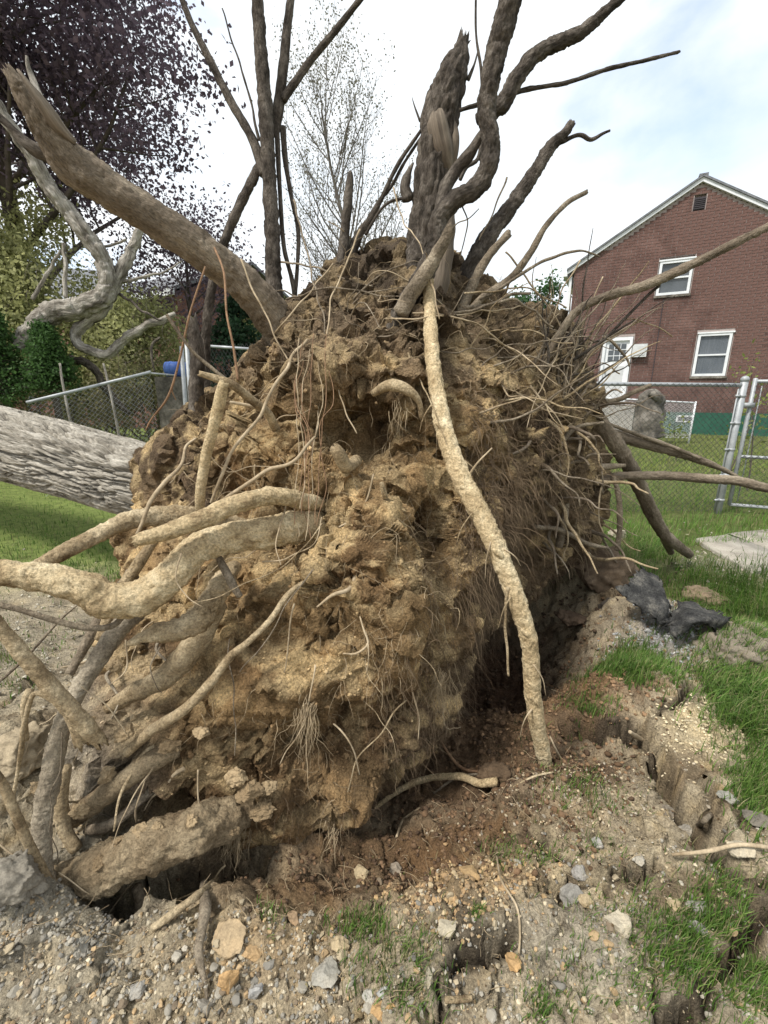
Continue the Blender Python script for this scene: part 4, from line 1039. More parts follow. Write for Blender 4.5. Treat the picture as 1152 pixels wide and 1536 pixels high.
# single middling roots that leave the soil and run over its face
for (box, n, gdir, lmin, lmax, wmin, wmax, mts) in [
        ((700, 440, 880, 640), 34, (0.5, -0.35, 0.1), 0.2, 0.6, 2.0, 5.5, ('grey_root', 'tan_root', 'rootlet')), ((800, 600, 905, 840), 26, (0.35, -0.5, -0.25), 0.2, 0.55, 3, 8, ('grey_root', 'tan_root', 'smooth_root')),
        ((440, 380, 680, 520), 20, (0.0, -0.5, 0.15), 0.2, 0.5, 2.0, 4.0, ('grey_root', 'rootlet')), ((260, 600, 480, 900), 22, (-0.2, -0.6, -0.4), 0.15, 0.5, 1.8, 4.0, ('rootlet', 'tan_root')),
        ((90, 920, 300, 1250), 26, (-0.35, -0.4, -0.25), 0.15, 0.45, 2.5, 9, ('clay_root', 'tan_root', 'rootlet')), ((480, 880, 680, 1220), 18, (0.0, -0.4, -0.8), 0.1, 0.3, 1.5, 3.0, ('rootlet', 'tan_root'))]:
    for i in ball_sample(n, box):
        p0, nn = BV[i] - BN[i] * 0.03, BN[i]
        d = nn * 0.7 + np.array(gdir) + rng.normal(size=3) * 0.45
        L = random.uniform(lmin, lmax)
        dep = (p0[1] * CT - (p0[2] - CH) * ST) / FPX
        r0 = 0.43 * random.uniform(wmin, wmax) * dep
        pts = [[*p0, r0]]
        p = p0.copy()
        for k in range(6):
            d = d / np.linalg.norm(d) + rng.normal(size=3) * 0.28 + np.array([0, 0, -0.10])
            p = p + d / np.linalg.norm(d) * L / 6
            pts.append([*p, r0 * (1 - 0.7 * (k + 1) / 6)])
        R_(None, random.choice(mts), path=np.array(pts), sides=7, amp=0.22, wob=0.008, step=0.016)
# brush of stiff rootlets standing at the right shoulder of the ball
for k in range(44):
    b = np.array([random.uniform(800, 880), random.uniform(500, 600)])
    a = math.radians(random.uniform(-20, 75))
    L = random.uniform(60, 170)
    Y = random.uniform(2.3, 2.75)
    w = random.uniform(2.5, 7)
    pts = []
    for j in range(5):
        t = j / 4
        pts.append((b[0] + L * t * math.sin(a) + random.uniform(-8, 8), b[1] - L * t * math.cos(a) + random.uniform(-6, 6) + 20 * (1 - t), Y - 0.05 * t, w * (1 - 0.75 * t)))
    R_(pts, random.choice(['grey_root', 'grey_root', 'dark_root', 'tan_root']), sides=6, amp=0.25, wob=0.012, step=0.02)
# trailing clumps of clay-matted fibres
for (px, py, Y, n, L) in [(460, 1060, 1.14, 46, 0.22), (350, 1270, 1.05, 40, 0.07), (600, 960, 1.25, 40, 0.1), (640, 900, 1.4, 40, 0.14), (665, 1010, 1.42, 60, 0.22), (625, 860, 1.4, 30, 0.1), (600, 610, 1.66, 20, 0.12), (500, 1250, 1.1, 30, 0.08), (360, 1240, 1.07, 30, 0.1)]:
    c = at(px, py, Y)
    P0 = c + rng.normal(size=(n, 3)) * np.array([0.018, 0.015, 0.02])
    D = np.tile(np.array([-0.25, -0.3, -1.0]), (n, 1)) + rng.normal(size=(n, 3)) * 0.15
    V, Q = strands(P0, D, rng.uniform(0.4, 1.1, n) * L, rng.uniform(0.0008, 0.0018, n), 9, 0.15, 0.22)
    o = link('matted_rootlets', mesh('matted_rootlets', V, Q), M['hair_pale'], tree)
    o['kind'] = 'stuff'

# ---- clods caught between the roots
for k, (px, py, Y, w, c) in enumerate([(372, 1190, 1.06, 44, 0), (392, 1215, 1.07, 36, 0), (355, 1165, 1.08, 34, 1), (405, 1180, 1.09, 30, 1), (345, 1245, 1.03, 26, 0), (212, 1248, 0.955, 30, 1), (240, 1240, 0.965, 22, 1), (285, 1232, 0.98, 24, 1), (180, 1262, 0.945, 20, 0),
                                       (150, 1295, 0.915, 26, 0), (250, 1275, 0.945, 20, 1), (120, 1215, 1.03, 30, 1), (160, 1165, 1.06, 34, 1), (190, 1100, 1.10, 36, 1), (130, 1085, 1.10, 30, 1), (255, 1120, 1.09, 34, 0), (300, 1100, 1.10, 26, 1), (170, 1000, 1.2, 30, 1), (60, 1180, 0.98, 26, 1)]):
    v, f = rock_shape(3, 400 + k, 5, 0.4)
    v = v * (1 + 0.25 * facets(v * 2.2 + k)[0][:, None])
    r = 0.42 * w * scl(px, py, Y)
    v = v @ rand_rot(1)[0].T * r * np.array([1.15, 0.9, 0.8]) + at(px, py, Y)
    c_ = np.array([(0.19, 0.138, 0.08), (0.28, 0.21, 0.125)][c]) * random.uniform(0.85, 1.15)
    link('clod', mesh('clod', v, None, f, {'col': np.tile(c_, (len(v), 1))}, smooth=False), M['crumb'], tree)

# ------------------------------------------------------------------ brick house on the right
HA = np.array([7.4, 16.9])
HU = np.array([0.888, -0.46]); HU /= np.linalg.norm(HU)
HN = np.array([HU[1], -HU[0]])                # outward (towards the viewer)
if HN @ -HA < 0: HN = -HN
def hw(V):
    """house frame (s along the gable, d out of the wall, z) -> world"""
    V = np.asarray(V, float)
    xy = HA + V[:, :1] * HU + V[:, 1:2] * HN
    return np.concatenate([xy, V[:, 2:3]], 1)
S0, S1, SA, ZE, ZA, ZG, ZF = -0.74, 6.08, 2.67, 5.62, 7.66, -0.1, 0.72
house = empty('brick_house', (*(HA + 3 * HU), 0.0), 'red brick house with white-edged gable and green foundation behind the chain-link fence', 'house')
def hbox(name, lo, hi, m, parent=house, label=None):
    mb = MB(); mb.box(lo, hi, hw)
    return mb.build(name, M[m], parent, smooth=False, label=label)
def hprism(name, outline, d0, d1, m, parent=house):
    n = len(outline)
    V = [(s, d, z) for d in (d0, d1) for s, z in outline]
    me = bpy.data.meshes.new(name)
    W = hw(np.array(V))
    me.from_pydata([tuple(v) for v in W], [], [list(range(n))[::-1], list(range(n, 2 * n))] + [[i, (i + 1) % n, n + (i + 1) % n, n + i] for i in range(n)])
    me.update()
    return link(name, me, M[m], parent)
def top_at(s):
    return ZE + (ZA - ZE) * (1 - abs(s - SA) / (SA - S0)) if s <= SA else ZE + (ZA - ZE) * (1 - (s - SA) / (S1 - SA))
wall = hprism('wall', [(S0, ZF), (S1, ZF), (S1, ZE), (SA, ZA), (S0, ZE)], -7.0, -0.13, 'mortar')
hprism('foundation', [(S0, ZG - 0.6), (S1, ZG - 0.6), (S1, ZF), (S0, ZF)], -7.0, 0.03, 'green')
OPEN = [(1.84, 2.81, 4.46, 5.54), (3.23, 4.18, 1.88, 3.25), (0.44, 1.40, 1.0, 3.25), (2.53, 2.84, 6.86, 7.2)]
bw, bh, gap = 0.285, 0.0875, 0.013
bm_ = MB(); bm_.box((gap / 2, -0.06, gap / 2), (bw - gap / 2, 0.0, bh - gap / 2), None)
single = []
row = 0
z = ZF
bricks = []
beds = MB()
while z + bh < ZA:
    off = 0 if row % 2 else -bw / 2
    s = S0 + off
    while s < S1:
        a, b = max(s, S0), min(s + bw, S1)
        zt = z + bh
        if b - a > 0.08 and zt < min(top_at(a + 0.02), top_at(b - 0.02)) and not any(a < o1 + 0.02 and b > o0 - 0.02 and z < o3 + 0.01 and zt > o2 - 0.01 for o0, o1, o2, o3 in OPEN):
            bricks.append((a, b, z))
        else:
            for o0, o1, o2, o3 in OPEN:                      # bricks cut at an opening
                if z < o3 + 0.01 and zt > o2 - 0.01 and a < o1 + 0.02 and b > o0 - 0.02:
                    for c, d in ((a, min(b, o0 - 0.02)), (max(a, o1 + 0.02), b)):
                        if d - c > 0.04 and d - c < bw and zt < min(top_at(c), top_at(d)):
                            bricks.append((c, d, z))
        s += bw
    # the mortar bed of this course, left open at windows and door
    sl_ = [k for k in np.arange(S0, S1, 0.02) if top_at(k) > z + bh]
    if sl_:
        iv = [(sl_[0], sl_[-1])]
        for o0, o1, o2, o3 in OPEN:
            if z < o3 and z + bh > o2:
                nv = []
                for a, b in iv:
                    if o0 > a and o1 < b: nv += [(a, o0), (o1, b)]
                    else: nv.append((a, b))
                iv = nv
        for a, b in iv:
            beds.box((a, -0.129, z), (b, -0.012, z + bh), hw)
    z += bh
    row += 1
beds.build('mortar_bed', M['mortar'], house, smooth=False)
def proj(p):
    d = p - np.array([0, 0, CH])
    f = d[1] * CT - d[2] * ST
    return 576 + FPX * d[0] / f, 768 - FPX * (d[1] * ST + d[2] * CT) / f, f
vis = []
for i, (a, b, z) in enumerate(bricks):
    w = hw(np.array([[(a + b) / 2, 0, z]]))[0]
    u, v, f = proj(w)
    if u < 1150 and v > 0 and b - a > bw - 0.01 and v < 565:
        vis.append((f, i))
vis.sort()
chosen = set(i for f, i in vis[:300])
# one brick mesh shared by the whole bricks
bV = np.array([[x, y, zz] for x in (gap / 2, bw - gap / 2) for y in (-0.06, 0.0) for zz in (gap / 2, bh - gap / 2)])
e_ = 0.006
brick_me = None
rest = MB()
angH = math.atan2(HU[1], HU[0])
for i, (a, b, z) in enumerate(bricks):
    out = random.uniform(0.0, 0.006)
    lo, hi = (a + gap / 2, -0.06, z + gap / 2), (b - gap / 2, out, z + bh - gap / 2)
    if i in chosen:
        if brick_me is None:
            t = MB(); t.box((0, -0.06, 0), (bw - gap, 0.0, bh - gap))
            V = t.V[0].copy(); V[:, 1] *= 1
            V2 = np.stack([V[:, 0] * HU[0] + V[:, 1] * HN[0], V[:, 0] * HU[1] + V[:, 1] * HN[1], V[:, 2]], -1)
            brick_me = mesh('brick', V2, t.Q[0], smooth=False)
            brick_me.materials.append(M['brick'])
        o = bpy.data.objects.new('brick', brick_me)
        p = hw(np.array([[lo[0], out, lo[2]]]))[0]
        o.location = p - np.array([*(HA + 3 * HU), 0.0])
        COL.objects.link(o)
        o.parent = house
    else:
        rest.box(lo, hi, hw)
rest.build('brick_courses', M['brick'], house, smooth=False)['kind'] = 'stuff'
# rake boards, roof, gutter, downspout
def rake(sa, za, sb, zb, t, d0, d1, m, name, parent=house, lift=0.0):
    n = np.array([-(zb - za), sb - sa]); n = n / np.linalg.norm(n)
    if n[1] < 0: n = -n
    o = np.array([[sa, za], [sb, zb]]) + n * lift
    pts = [(o[0][0], o[0][1]), (o[1][0], o[1][1]), (o[1][0] + n[0] * t, o[1][1] + n[1] * t), (o[0][0] + n[0] * t, o[0][1] + n[1] * t)]
    return hprism(name, pts, d0, d1, m, parent)
ov = 0.22
sl = (ZA - ZE) / (SA - S0)
def slope_piece(name, sa, sb, z0, z1, d0, d1, m):
    f = lambda k: ZA - sl * abs(k - SA)
    return hprism(name, [(sa, f(sa) + z0), (sb, f(sb) + z0), (sb, f(sb) + z1), (sa, f(sa) + z1)], d0, d1, m)
slope_piece('rake_board', S0 - ov, SA - 0.001, -0.06, 0.055, -0.01, 0.10, 'white')
slope_piece('rake_board', SA + 0.001, S1 + ov, -0.06, 0.055, -0.01, 0.10, 'white')
slope_piece('roof_slope', S0 - ov - 0.03, SA - 0.001, 0.058, 0.12, -7.2, 0.15, 'shingle')
slope_piece('roof_slope', SA + 0.001, S1 + ov + 0.03, 0.058, 0.12, -7.2, 0.15, 'shingle')
hbox('ridge_cap', (SA - 0.12, -7.2, ZA + 0.07), (SA + 0.12, 0.15, ZA + 0.135), 'shingle')
hbox('gutter', (S0 - ov - 0.14, -7.1, ZE - 0.26), (S0 - ov - 0.005, 0.09, ZE - 0.13), 'white')
hbox('downspout', (S0 - 0.16, -0.14, 0.1), (S0 - 0.07, -0.05, ZE - 0.26), 'white')
v_ = hbox('gable_vent', (2.53, -0.03, 6.86), (2.84, 0.004, 7.2), 'dark')
for k in range(6):
    hbox('louvre', (2.55, 0.004, 6.885 + k * 0.052), (2.82, 0.028, 6.91 + k * 0.052), 'dark', v_)
def window(s0, s1, z0, z1, curtain, name):
    w = empty_part = hbox(name, (s0 - 0.02, -0.10, z0 - 0.01), (s1 + 0.02, -0.06, z1 + 0.01), 'curtain' if curtain else 'glass')
    t = 0.075
    for lo, hi in (((s0, -0.06, z0), (s0 + t, 0.03, z1)), ((s1 - t, -0.06, z0), (s1, 0.03, z1)), ((s0 + t, -0.06, z1 - t), (s1 - t, 0.03, z1)), ((s0 + t, -0.06, z0), (s1 - t, 0.03, z0 + t))):
        hbox('window_frame', lo, hi, 'white', w)
    zm = (z0 + z1) / 2
    hbox('sash_rail', (s0 + t, -0.05, zm - 0.025), (s1 - t, 0.005, zm + 0.025), 'white', w)
    if curtain:
        for k in range(7):
            a = s0 + t + 0.02 + k * 0.112
            hbox('curtain_fold', (a, -0.06, z0 + t), (a + 0.06, -0.045, z1 - t), 'curtain', w)
        g = bpy.data.materials.get('clear_pane')
        if g is None:
            g = mat('clear_pane', [(0.10, 0.12, 0.14), (0.16, 0.18, 0.2)], 2, fine=0, rough=0.05, spec=0.6)
            g.node_tree.nodes['Principled BSDF'].inputs['Alpha'].default_value = 0.42
            M['clear'] = g
        for a, b in ((z0 + t, zm - 0.025), (zm + 0.025, z1 - t)):
            hbox('pane', (s0 + t, -0.04, a), (s1 - t, -0.034, b), 'clear', w)
    else:
        for a, b in ((z0 + t, zm - 0.025), (zm + 0.025, z1 - t)):
            hbox('pane', (s0 + t, -0.055, a), (s1 - t, -0.05, b), 'glass', w)
    hbox('window_head', (s0 - 0.03, -0.06, z1), (s1 + 0.05, 0.05, z1 + 0.045), 'white', w)
    hbox('sill', (s0 - 0.05, -0.06, z0 - 0.075), (s1 + 0.05, 0.055, z0 - 0.004), 'stump', w)
    return w
window(1.86, 2.79, 4.48, 5.50, False, 'window')
window(3.25, 4.16, 1.90, 3.22, True, 'window')
door = hbox('door', (0.46, -0.10, 1.0), (1.38, -0.03, 3.24), 'white')
for lo, hi in (((0.46, -0.03, 1.0), (0.55, 0.04, 3.24)), ((1.29, -0.03, 1.0), (1.38, 0.04, 3.24)), ((0.55, -0.03, 3.13), (1.29, 0.04, 3.24))):
    hbox('door_frame', lo, hi, 'white', door)
hbox('pane', (0.66, -0.03, 2.45), (1.20, -0.018, 3.02), 'glass', door)
for k in range(2):
    hbox('glazing_bar', (0.66, -0.018, 2.62 + k * 0.2), (1.20, -0.008, 2.645 + k * 0.2), 'white', door)
    hbox('glazing_bar', (0.83 + k * 0.19, -0.0165, 2.45), (0.85 + k * 0.19, -0.0065, 3.02), 'white', door)
hbox('kick_panel', (0.66, -0.03, 1.2), (1.20, -0.018, 2.28), 'palebox', door)
hbox('door_handle', (0.60, -0.03, 2.05), (0.64, 0.03, 2.2), 'dark', door)
mt = hbox('meter_box', (1.40, 0.0, 2.56), (1.84, 0.16, 2.98), 'palebox')
hbox('cover_plate', (1.46, 0.16, 2.62), (1.78, 0.175, 2.92), 'palebox', mt)
hbox('cable', (2.10, 0.006, 0.9), (2.122, 0.022, 4.4), 'dark')
hbox('porch_step', (0.1, 0.031, -0.3), (1.7, 1.0, 0.96), 'concrete')
fw = hbox('foundation_window', (3.02, 0.03, 0.40), (3.52, 0.06, 0.62), 'white')
hbox('pane', (3.07, 0.06, 0.44), (3.47, 0.066, 0.58), 'glass', fw)

# ------------------------------------------------------------------ chain-link fences
def bar(mb, a, b, r, sides=10):
    V, Q, T, tc = tube_arrays(np.array([[*a, r], [*((np.asarray(a) + b) / 2), r], [*b, r]]), sides)
    mb.add(V, quads=Q, tris=T)
def chain(A, B, top, bot, pitch=0.066, r=0.0027, warp=None):
    """diamond wire between ground points A and B; top/bot are functions of t giving z"""
    A, B = np.asarray(A, float), np.asarray(B, float)
    L = np.linalg.norm(B - A)
    u_ = pitch / 2
    n = int(L / u_)
    P = []
    m = 46
    for k in range(0, n):
        zs = np.linspace(0, 1, m)
        cols_ = np.where(np.arange(m) % 2 == 0, 2 * ((k + 1) // 2), 2 * (k // 2) + 1)
        t = np.clip(cols_ * u_ / L, 0, 1)
        tp, bt = top(t), bot(t)
        xy = A[None, :2] + (B - A)[None, :2] * t[:, None]
        pts = np.concatenate([xy, (bt + (tp - bt) * zs)[:, None]], 1)
        nrm = np.array([-(B - A)[1], (B - A)[0]]) / L
        pts[:, :2] += nrm * (0.002 * np.where(np.arange(m) % 2 == 0, 1, -1))[:, None]
        if warp is not None: pts = warp(pts)
        P.append(pts)
    return strand_mesh(np.array(P), np.full(len(P), r), 1.0, 3)
FY = 4.95
f0, f1_ = at(860, 770, FY), at(1115, 770, FY)
zt0, zt1 = at(889, 568, FY)[2], at(1112, 572, FY)[2]
fence = empty('chain_link_fence', (f1_[0], FY, 0), 'grey chain-link fence with round top rail and stout terminal post in front of brick house', 'fence')
px_ = at(1096, 700, FY)[0]
post_x = 3.89
mb = MB(); bar(mb, np.array([post_x, FY, -0.05]), np.array([post_x, FY, zt1 + 0.0]), 0.036, 16); mb.build('post', M['galv'], fence)
mb = MB(); V, Q, T, _ = tube_arrays(np.array([[post_x, FY, zt1, 0.040], [post_x, FY, zt1 + 0.03, 0.040], [post_x, FY, zt1 + 0.05, 0.025]]), 14); mb.add(V, quads=Q, tris=T); mb.build('post_cap', M['galv'], fence)
mb = MB(); bar(mb, np.array([0.9, FY, zt0 - 0.04]), np.array([post_x - 0.03, FY, zt1 - 0.04]), 0.021, 12); mb.build('top_rail', M['galv'], fence)
mb = MB(); bar(mb, np.array([1.3, FY, -0.05]), np.array([1.3, FY, zt0 - 0.03]), 0.026, 12); mb.build('post', M['galv'], fence)
V, Q = chain((0.9, FY - 0.024), (post_x - 0.07, FY - 0.024), lambda t: zt0 - 0.05 + 0 * t, lambda t: 0.03 + 0 * t)
o = link('wire_mesh', mesh('wire_mesh', V, Q), M['wire'], fence); o['kind'] = 'stuff'
mb = MB(); bar(mb, np.array([post_x - 0.065, FY - 0.02, 0.04]), np.array([post_x - 0.065, FY - 0.02, zt1 - 0.08]), 0.007, 6); mb.build('tension_bar', M['galv'], fence)
for k in range(5):
    mb = MB(); V, Q, T, _ = tube_arrays(np.array([[post_x, FY, 0.15 + k * 0.29, 0.041], [post_x, FY, 0.175 + k * 0.29, 0.041]]), 14); mb.add(V, quads=Q, tris=T)
    mb.box((post_x - 0.085, FY - 0.03, 0.152 + k * 0.29), (post_x - 0.03, FY - 0.018, 0.174 + k * 0.29)); mb.build('tension_band', M['galv'], fence)
# loose gate to the right of the post, swung a little open
gate = empty('chain_link_gate', (post_x + 0.1, FY, 0), 'chain-link gate with tubular frame hung on the right of the post', 'gate')
ga, gb = np.array([4.02, FY + 0.02]), np.array([5.1, FY - 0.25])
zg = zt1 + 0.03
def G3(p, z): return np.array([p[0], p[1], z])
for a, b, nm in ((G3(ga, 0.10), G3(ga, zg), 'upright'), (G3(gb, 0.06), G3(gb, zg), 'upright'), (G3(ga, zg - 0.03), G3(gb, zg - 0.03), 'gate_rail'), (G3(ga, 0.66), G3(gb, 0.63), 'gate_rail'), (G3(ga, 0.10), G3(gb, 0.06), 'gate_rail')):
    mb = MB(); bar(mb, a, b, 0.019 if nm == 'gate_rail' else 0.021, 12); mb.build(nm, M['galv'], gate)
V, Q = chain(ga + (0, -0.022), gb + (0, -0.022), lambda t: zg - 0.05 + 0 * t, lambda t: 0.10 + 0 * t)
o = link('wire_mesh', mesh('wire_mesh', V, Q), M['wire'], gate); o['kind'] = 'stuff'
mb = MB(); bar(mb, G3(ga + (0.07, -0.02), 0.14), G3(ga + (0.07, -0.02), zg - 0.08), 0.006, 6); mb.build('tension_bar', M['galv'], gate)
for zz in (0.35, 1.2):
    mb = MB(); mb.box((post_x + 0.03, FY - 0.02, zz), (ga[0] + 0.02, FY + 0.03, zz + 0.05)); mb.build('hinge', M['galv'], gate)

# low white panel and log by the house
wp = empty('white_wire_panel', (*at(960, 640, 12.5)[:2], 0.2), 'low white diamond-wire fence panel standing by the house', 'fence panel')
Yw = 12.5
pa, pb = at(880, 640, 12.9), at(1037, 640, 12.3)
pa[2] = pb[2] = 0
zA = lambda t: 1.24 - 0.14 * t
V, Q = chain(pa[:2], pb[:2], zA, lambda t: 0.15 + 0 * t, pitch=0.10, r=0.012)
o = link('wire_mesh', mesh('wire_mesh', V, Q), M['wire_white'], wp); o['kind'] = 'stuff'
for t in (0, 0.5, 1):
    p = pa * (1 - t) + pb * t
    mb = MB(); bar(mb, np.array([p[0], p[1], 0.0]), np.array([p[0], p[1], zA(t) + 0.03]), 0.026); mb.build('post', M['white'], wp)
mb = MB(); bar(mb, np.array([*pa[:2], zA(0)]), np.array([*pb[:2], zA(1)]), 0.022); mb.build('top_rail', M['white'], wp)
lg = empty('standing_log', (*at(970, 640, 11.8)[:2], 0.0), 'weathered grey log section standing upright before the white wire panel', 'log')
Yl = 11.8
P = np.array([[*at(970, 655, Yl), 0.42], [*at(971, 640, Yl), 0.36], [*at(974, 615, Yl), 0.33], [*at(975, 598, Yl), 0.30], [*at(972, 588, Yl), 0.20]])
V, Q, T, tc = tube_arrays(crom(P, 40), 34, lambda p, t: 1 + 0.3 * fbm(p * 2.2, 3) + 0.12 * fbm(p * 9 * np.array([1, 1, 0.3]), 2))
link('log_body', mesh('log_body', V, Q, T, {'tc': tc}), M['stump'], lg)
P = np.array([[*at(974, 590, Yl - 0.2), 0.08], [*at(984, 592, Yl - 0.3), 0.12], [*at(990, 602, Yl - 0.3), 0.08]])
V, Q, T, tc = tube_arrays(crom(P, 10), 14, rootbump(0.2, 4)); link('knot', mesh('knot', V, Q, T, {'tc': tc}), M['stump'], lg)

# bent fence on the left, behind the trunk
LY = 6.4
lf = empty('bent_chain_link_fence', (*at(230, 640, LY)[:2], 0), 'crushed chain-link fence with sagging top rail behind the fallen trunk', 'fence')
la, lb = at(40, 604, 5.6), at(226, 560, LY)
mb = MB(); bar(mb, at(40, 604, 5.6), at(150, 577, 6.05), 0.021); mb.build('top_rail', M['galv'], lf)
mb = MB(); bar(mb, at(150, 577, 6.05), at(226, 558, LY), 0.021); mb.build('top_rail', M['galv'], lf)
mb = MB(); bar(mb, at(226, 560, LY), at(262, 563, 6.9), 0.014); mb.build('bent_rail', M['wire_pale'], lf)
V, Q = chain(la[:2], lb[:2], lambda t: la[2] + (lb[2] - la[2]) * t - 0.02, lambda t: 0.05 + 0 * t, r=0.0032)
o = link('wire_mesh', mesh('wire_mesh', V, Q), M['wire_pale'], lf); o['kind'] = 'stuff'
for (px, p0, p1, Y) in ((280, 640, 515, 7.0), (272, 640, 520, 7.2)):
    mb = MB(); b0 = at(px + 5, p0, Y); b0[2] = -0.05; bar(mb, b0, at(px, p1, Y), 0.032); mb.build('post', M['galv'], lf)
mb = MB(); bar(mb, at(282, 517, 7.0), at(382, 524, 6.6), 0.021); mb.build('top_rail', M['galv'], lf)
c_, d_ = at(282, 517, 7.0), at(420, 527, 6.5)
V, Q = chain(c_[:2], d_[:2], lambda t: c_[2] - 0.02 + 0 * t, lambda t: 0.05 + 0 * t, r=0.0030)
o = link('wire_mesh', mesh('wire_mesh', V, Q), M['wire'], lf); o['kind'] = 'stuff'
# blue drum
c = at(264, 554, 7.6)
P = np.array([[c[0] - 0.16, c[1], c[2], 0.10], [c[0] - 0.15, c[1], c[2], 0.12], [c[0] + 0.15, c[1], c[2], 0.12], [c[0] + 0.16, c[1], c[2], 0.10]])
drum = empty('blue_drum', (c[0], c[1], c[2] - 0.12), 'small blue plastic drum by the far fence post', 'drum')
mb = MB(); V, Q, T, _ = tube_arrays(P, 18); mb.add(V, quads=Q, tris=T); mb.build('drum_body', M['blue'], drum)
for dx in (-0.07, 0.08):
    mb = MB(); V, Q, T, _ = tube_arrays(np.array([[c[0] + dx - 0.012, c[1], c[2], 0.127], [c[0] + dx + 0.012, c[1], c[2], 0.127]]), 18); mb.add(V, quads=Q, tris=T); mb.build('drum_hoop', M['blue'], drum)
sb = MB(); sb.box((c[0] - 0.3, c[1] - 0.15, -0.05), (c[0] + 0.3, c[1] + 0.15, c[2] - 0.121)); 
tag(sb.build('drum_stand', M['stump'], None, smooth=False), 'dark block carrying the small blue drum', 'stand')

# ------------------------------------------------------------------ far houses on the left
def far_house(name, label, px, py, Y, w, dep, hwall, hroof, rz):
    c = at(px, py, Y)
    e = empty(name, (c[0], c[1], 0), label, 'house', None, rz)
    def loc(nm, mb, m, parent=None, smooth=False):
        o = mb.build(nm, M[m], None, smooth)
        o.parent = parent or e
        return o
    mb = MB(); mb.box((-w / 2, -dep / 2, -0.5), (w / 2, dep / 2, hwall)); wl_ = loc('wall', mb, 'farbrick')
    V = np.array([(-w / 2 - .3, -dep / 2 - .3, hwall), (w / 2 + .3, -dep / 2 - .3, hwall), (w / 2 + .3, dep / 2 + .3, hwall), (-w / 2 - .3, dep / 2 + .3, hwall), (-w / 2 - .3, 0, hwall + hroof), (w / 2 + .3, 0, hwall + hroof)])
    V2 = V + (0, 0, 0.12)
    mb = MB(); mb.add(np.concatenate([V, V2]), quads=[[0, 1, 5, 4], [2, 3, 4, 5], [7, 6, 10, 11], [9, 8, 11, 10], [0, 6, 7, 1], [2, 8, 9, 3], [0, 4, 10, 6], [4, 3, 9, 10], [1, 7, 11, 5], [5, 11, 8, 2]]); loc('roof', mb, 'shingle')
    for sx in (-1, 1):
        mb = MB(); mb.add(np.array([(sx * w / 2, -dep / 2, hwall), (sx * w / 2, dep / 2, hwall), (sx * w / 2, 0, hwall + hroof - .15), (sx * (w / 2 - .2), -dep / 2, hwall), (sx * (w / 2 - .2), dep / 2, hwall), (sx * (w / 2 - .2), 0, hwall + hroof - .15)]), tris=[[0, 1, 2], [3, 5, 4]], quads=[[0, 2, 5, 3], [1, 4, 5, 2], [0, 3, 4, 1]]); loc('gable', mb, 'farbrick')
    mb = MB(); mb.box((-w / 2 - .3, -dep / 2 - .36, hwall - 0.15), (w / 2 + .3, -dep / 2 - .30, hwall + 0.05)); loc('gutter', mb, 'white')
    for x in np.arange(-w / 2 + 1.2, w / 2 - 0.8, 2.3):
        mb = MB(); mb.box((x, -dep / 2 - 0.03, 1.0), (x + 0.9, -dep / 2 + 0.01, 2.3)); f = loc('window', mb, 'white')
        mb = MB(); mb.box((x + 0.09, -dep / 2 - 0.045, 1.09), (x + 0.81, -dep / 2 - 0.03, 2.21)); loc('pane', mb, 'glass', f)
    return e
far_house('far_brick_house', 'low brick house with grey roof seen past the leaning root', 255, 480, 22, 10, 7, 4.7, 1.6, R(-28))
far_house('far_brick_house', 'brick house with pale grey roof half hidden by the fallen limbs at left', -60, 480, 24, 14, 8, 5.6, 2.0, R(20))

# ------------------------------------------------------------------ trees and shrubs
def leaf_mesh(P, size, cols, flat=0.0):
    """one bent four-cornered leaf per point"""
    N = len(P)
    Rm = rand_rot(N)
    t = np.array([[-0.5, 0, 0], [0, -0.32, 0.06], [0.5, 0, 0], [0, 0.32, 0.06]])
    V = np.einsum('nij,vj->nvi', Rm, t) * size[:, None, None] + P[:, None]
    Q = (np.arange(N) * 4)[:, None] + np.arange(4)[None]
    return V.reshape(-1, 3), Q, np.repeat(cols, 4, 0)
def grow(base, height_, r0, spread, levels, nbr, seed, up=0.5, start=0.25, lfrac=0.62, curve=0.25):
    """skeleton: list of (n,4) paths, and tip points"""
    r_ = np.random.default_rng(seed)
    paths, tips = [], []
    def br(p, d, L, r, lev):
        n = 7 if lev == 0 else 5
        pts = [np.array([*p, r])]
        q = p.copy()
        for k in range(n):
            d = d + r_.normal(size=3) * curve * 0.35 + np.array([0, 0, up * 0.12])
            d = d / np.linalg.norm(d)
            q = q + d * L / n
            pts.append(np.array([*q, r * (1 - 0.75 * (k + 1) / n)]))
        pts = np.array(pts)
        paths.append(pts)
        if lev >= levels:
            for k in range(2, n + 1): tips.append(pts[k, :3])
            return
        nb = nbr[lev]
        for k in range(nb):
            t = start + (1 - start) * (k + r_.random()) / nb
            i = min(int(t * n), n - 1)
            bp = pts[i] + (pts[i + 1] - pts[i]) * (t * n - i)
            a = r_.random() * 2 * math.pi
            dirv = (pts[i + 1] - pts[i])[:3]
            dirv /= np.linalg.norm(dirv)
            s = np.cross(dirv, [math.cos(a), math.sin(a), 0.2]); s /= np.linalg.norm(s)
            nd_ = dirv * (1 - spread) + s * spread + np.array([0, 0, up * 0.3])
            br(bp[:3], nd_ / np.linalg.norm(nd_), L * lfrac * (1.15 - 0.5 * t) * r_.uniform(0.8, 1.15), max(bp[3] * 0.6, 0.003), lev + 1)
    br(np.asarray(base, float), np.array([0, 0, 1.0]), height_, r0, 0)
    return paths, np.array(tips)
def skeleton_mesh(paths, sides=5):
    mb = MB()
    for p in paths:
        V, Q, T, tc = tube_arrays(p, sides, None, (False, False))
        mb.add(V, quads=Q, tc=tc)
    return mb
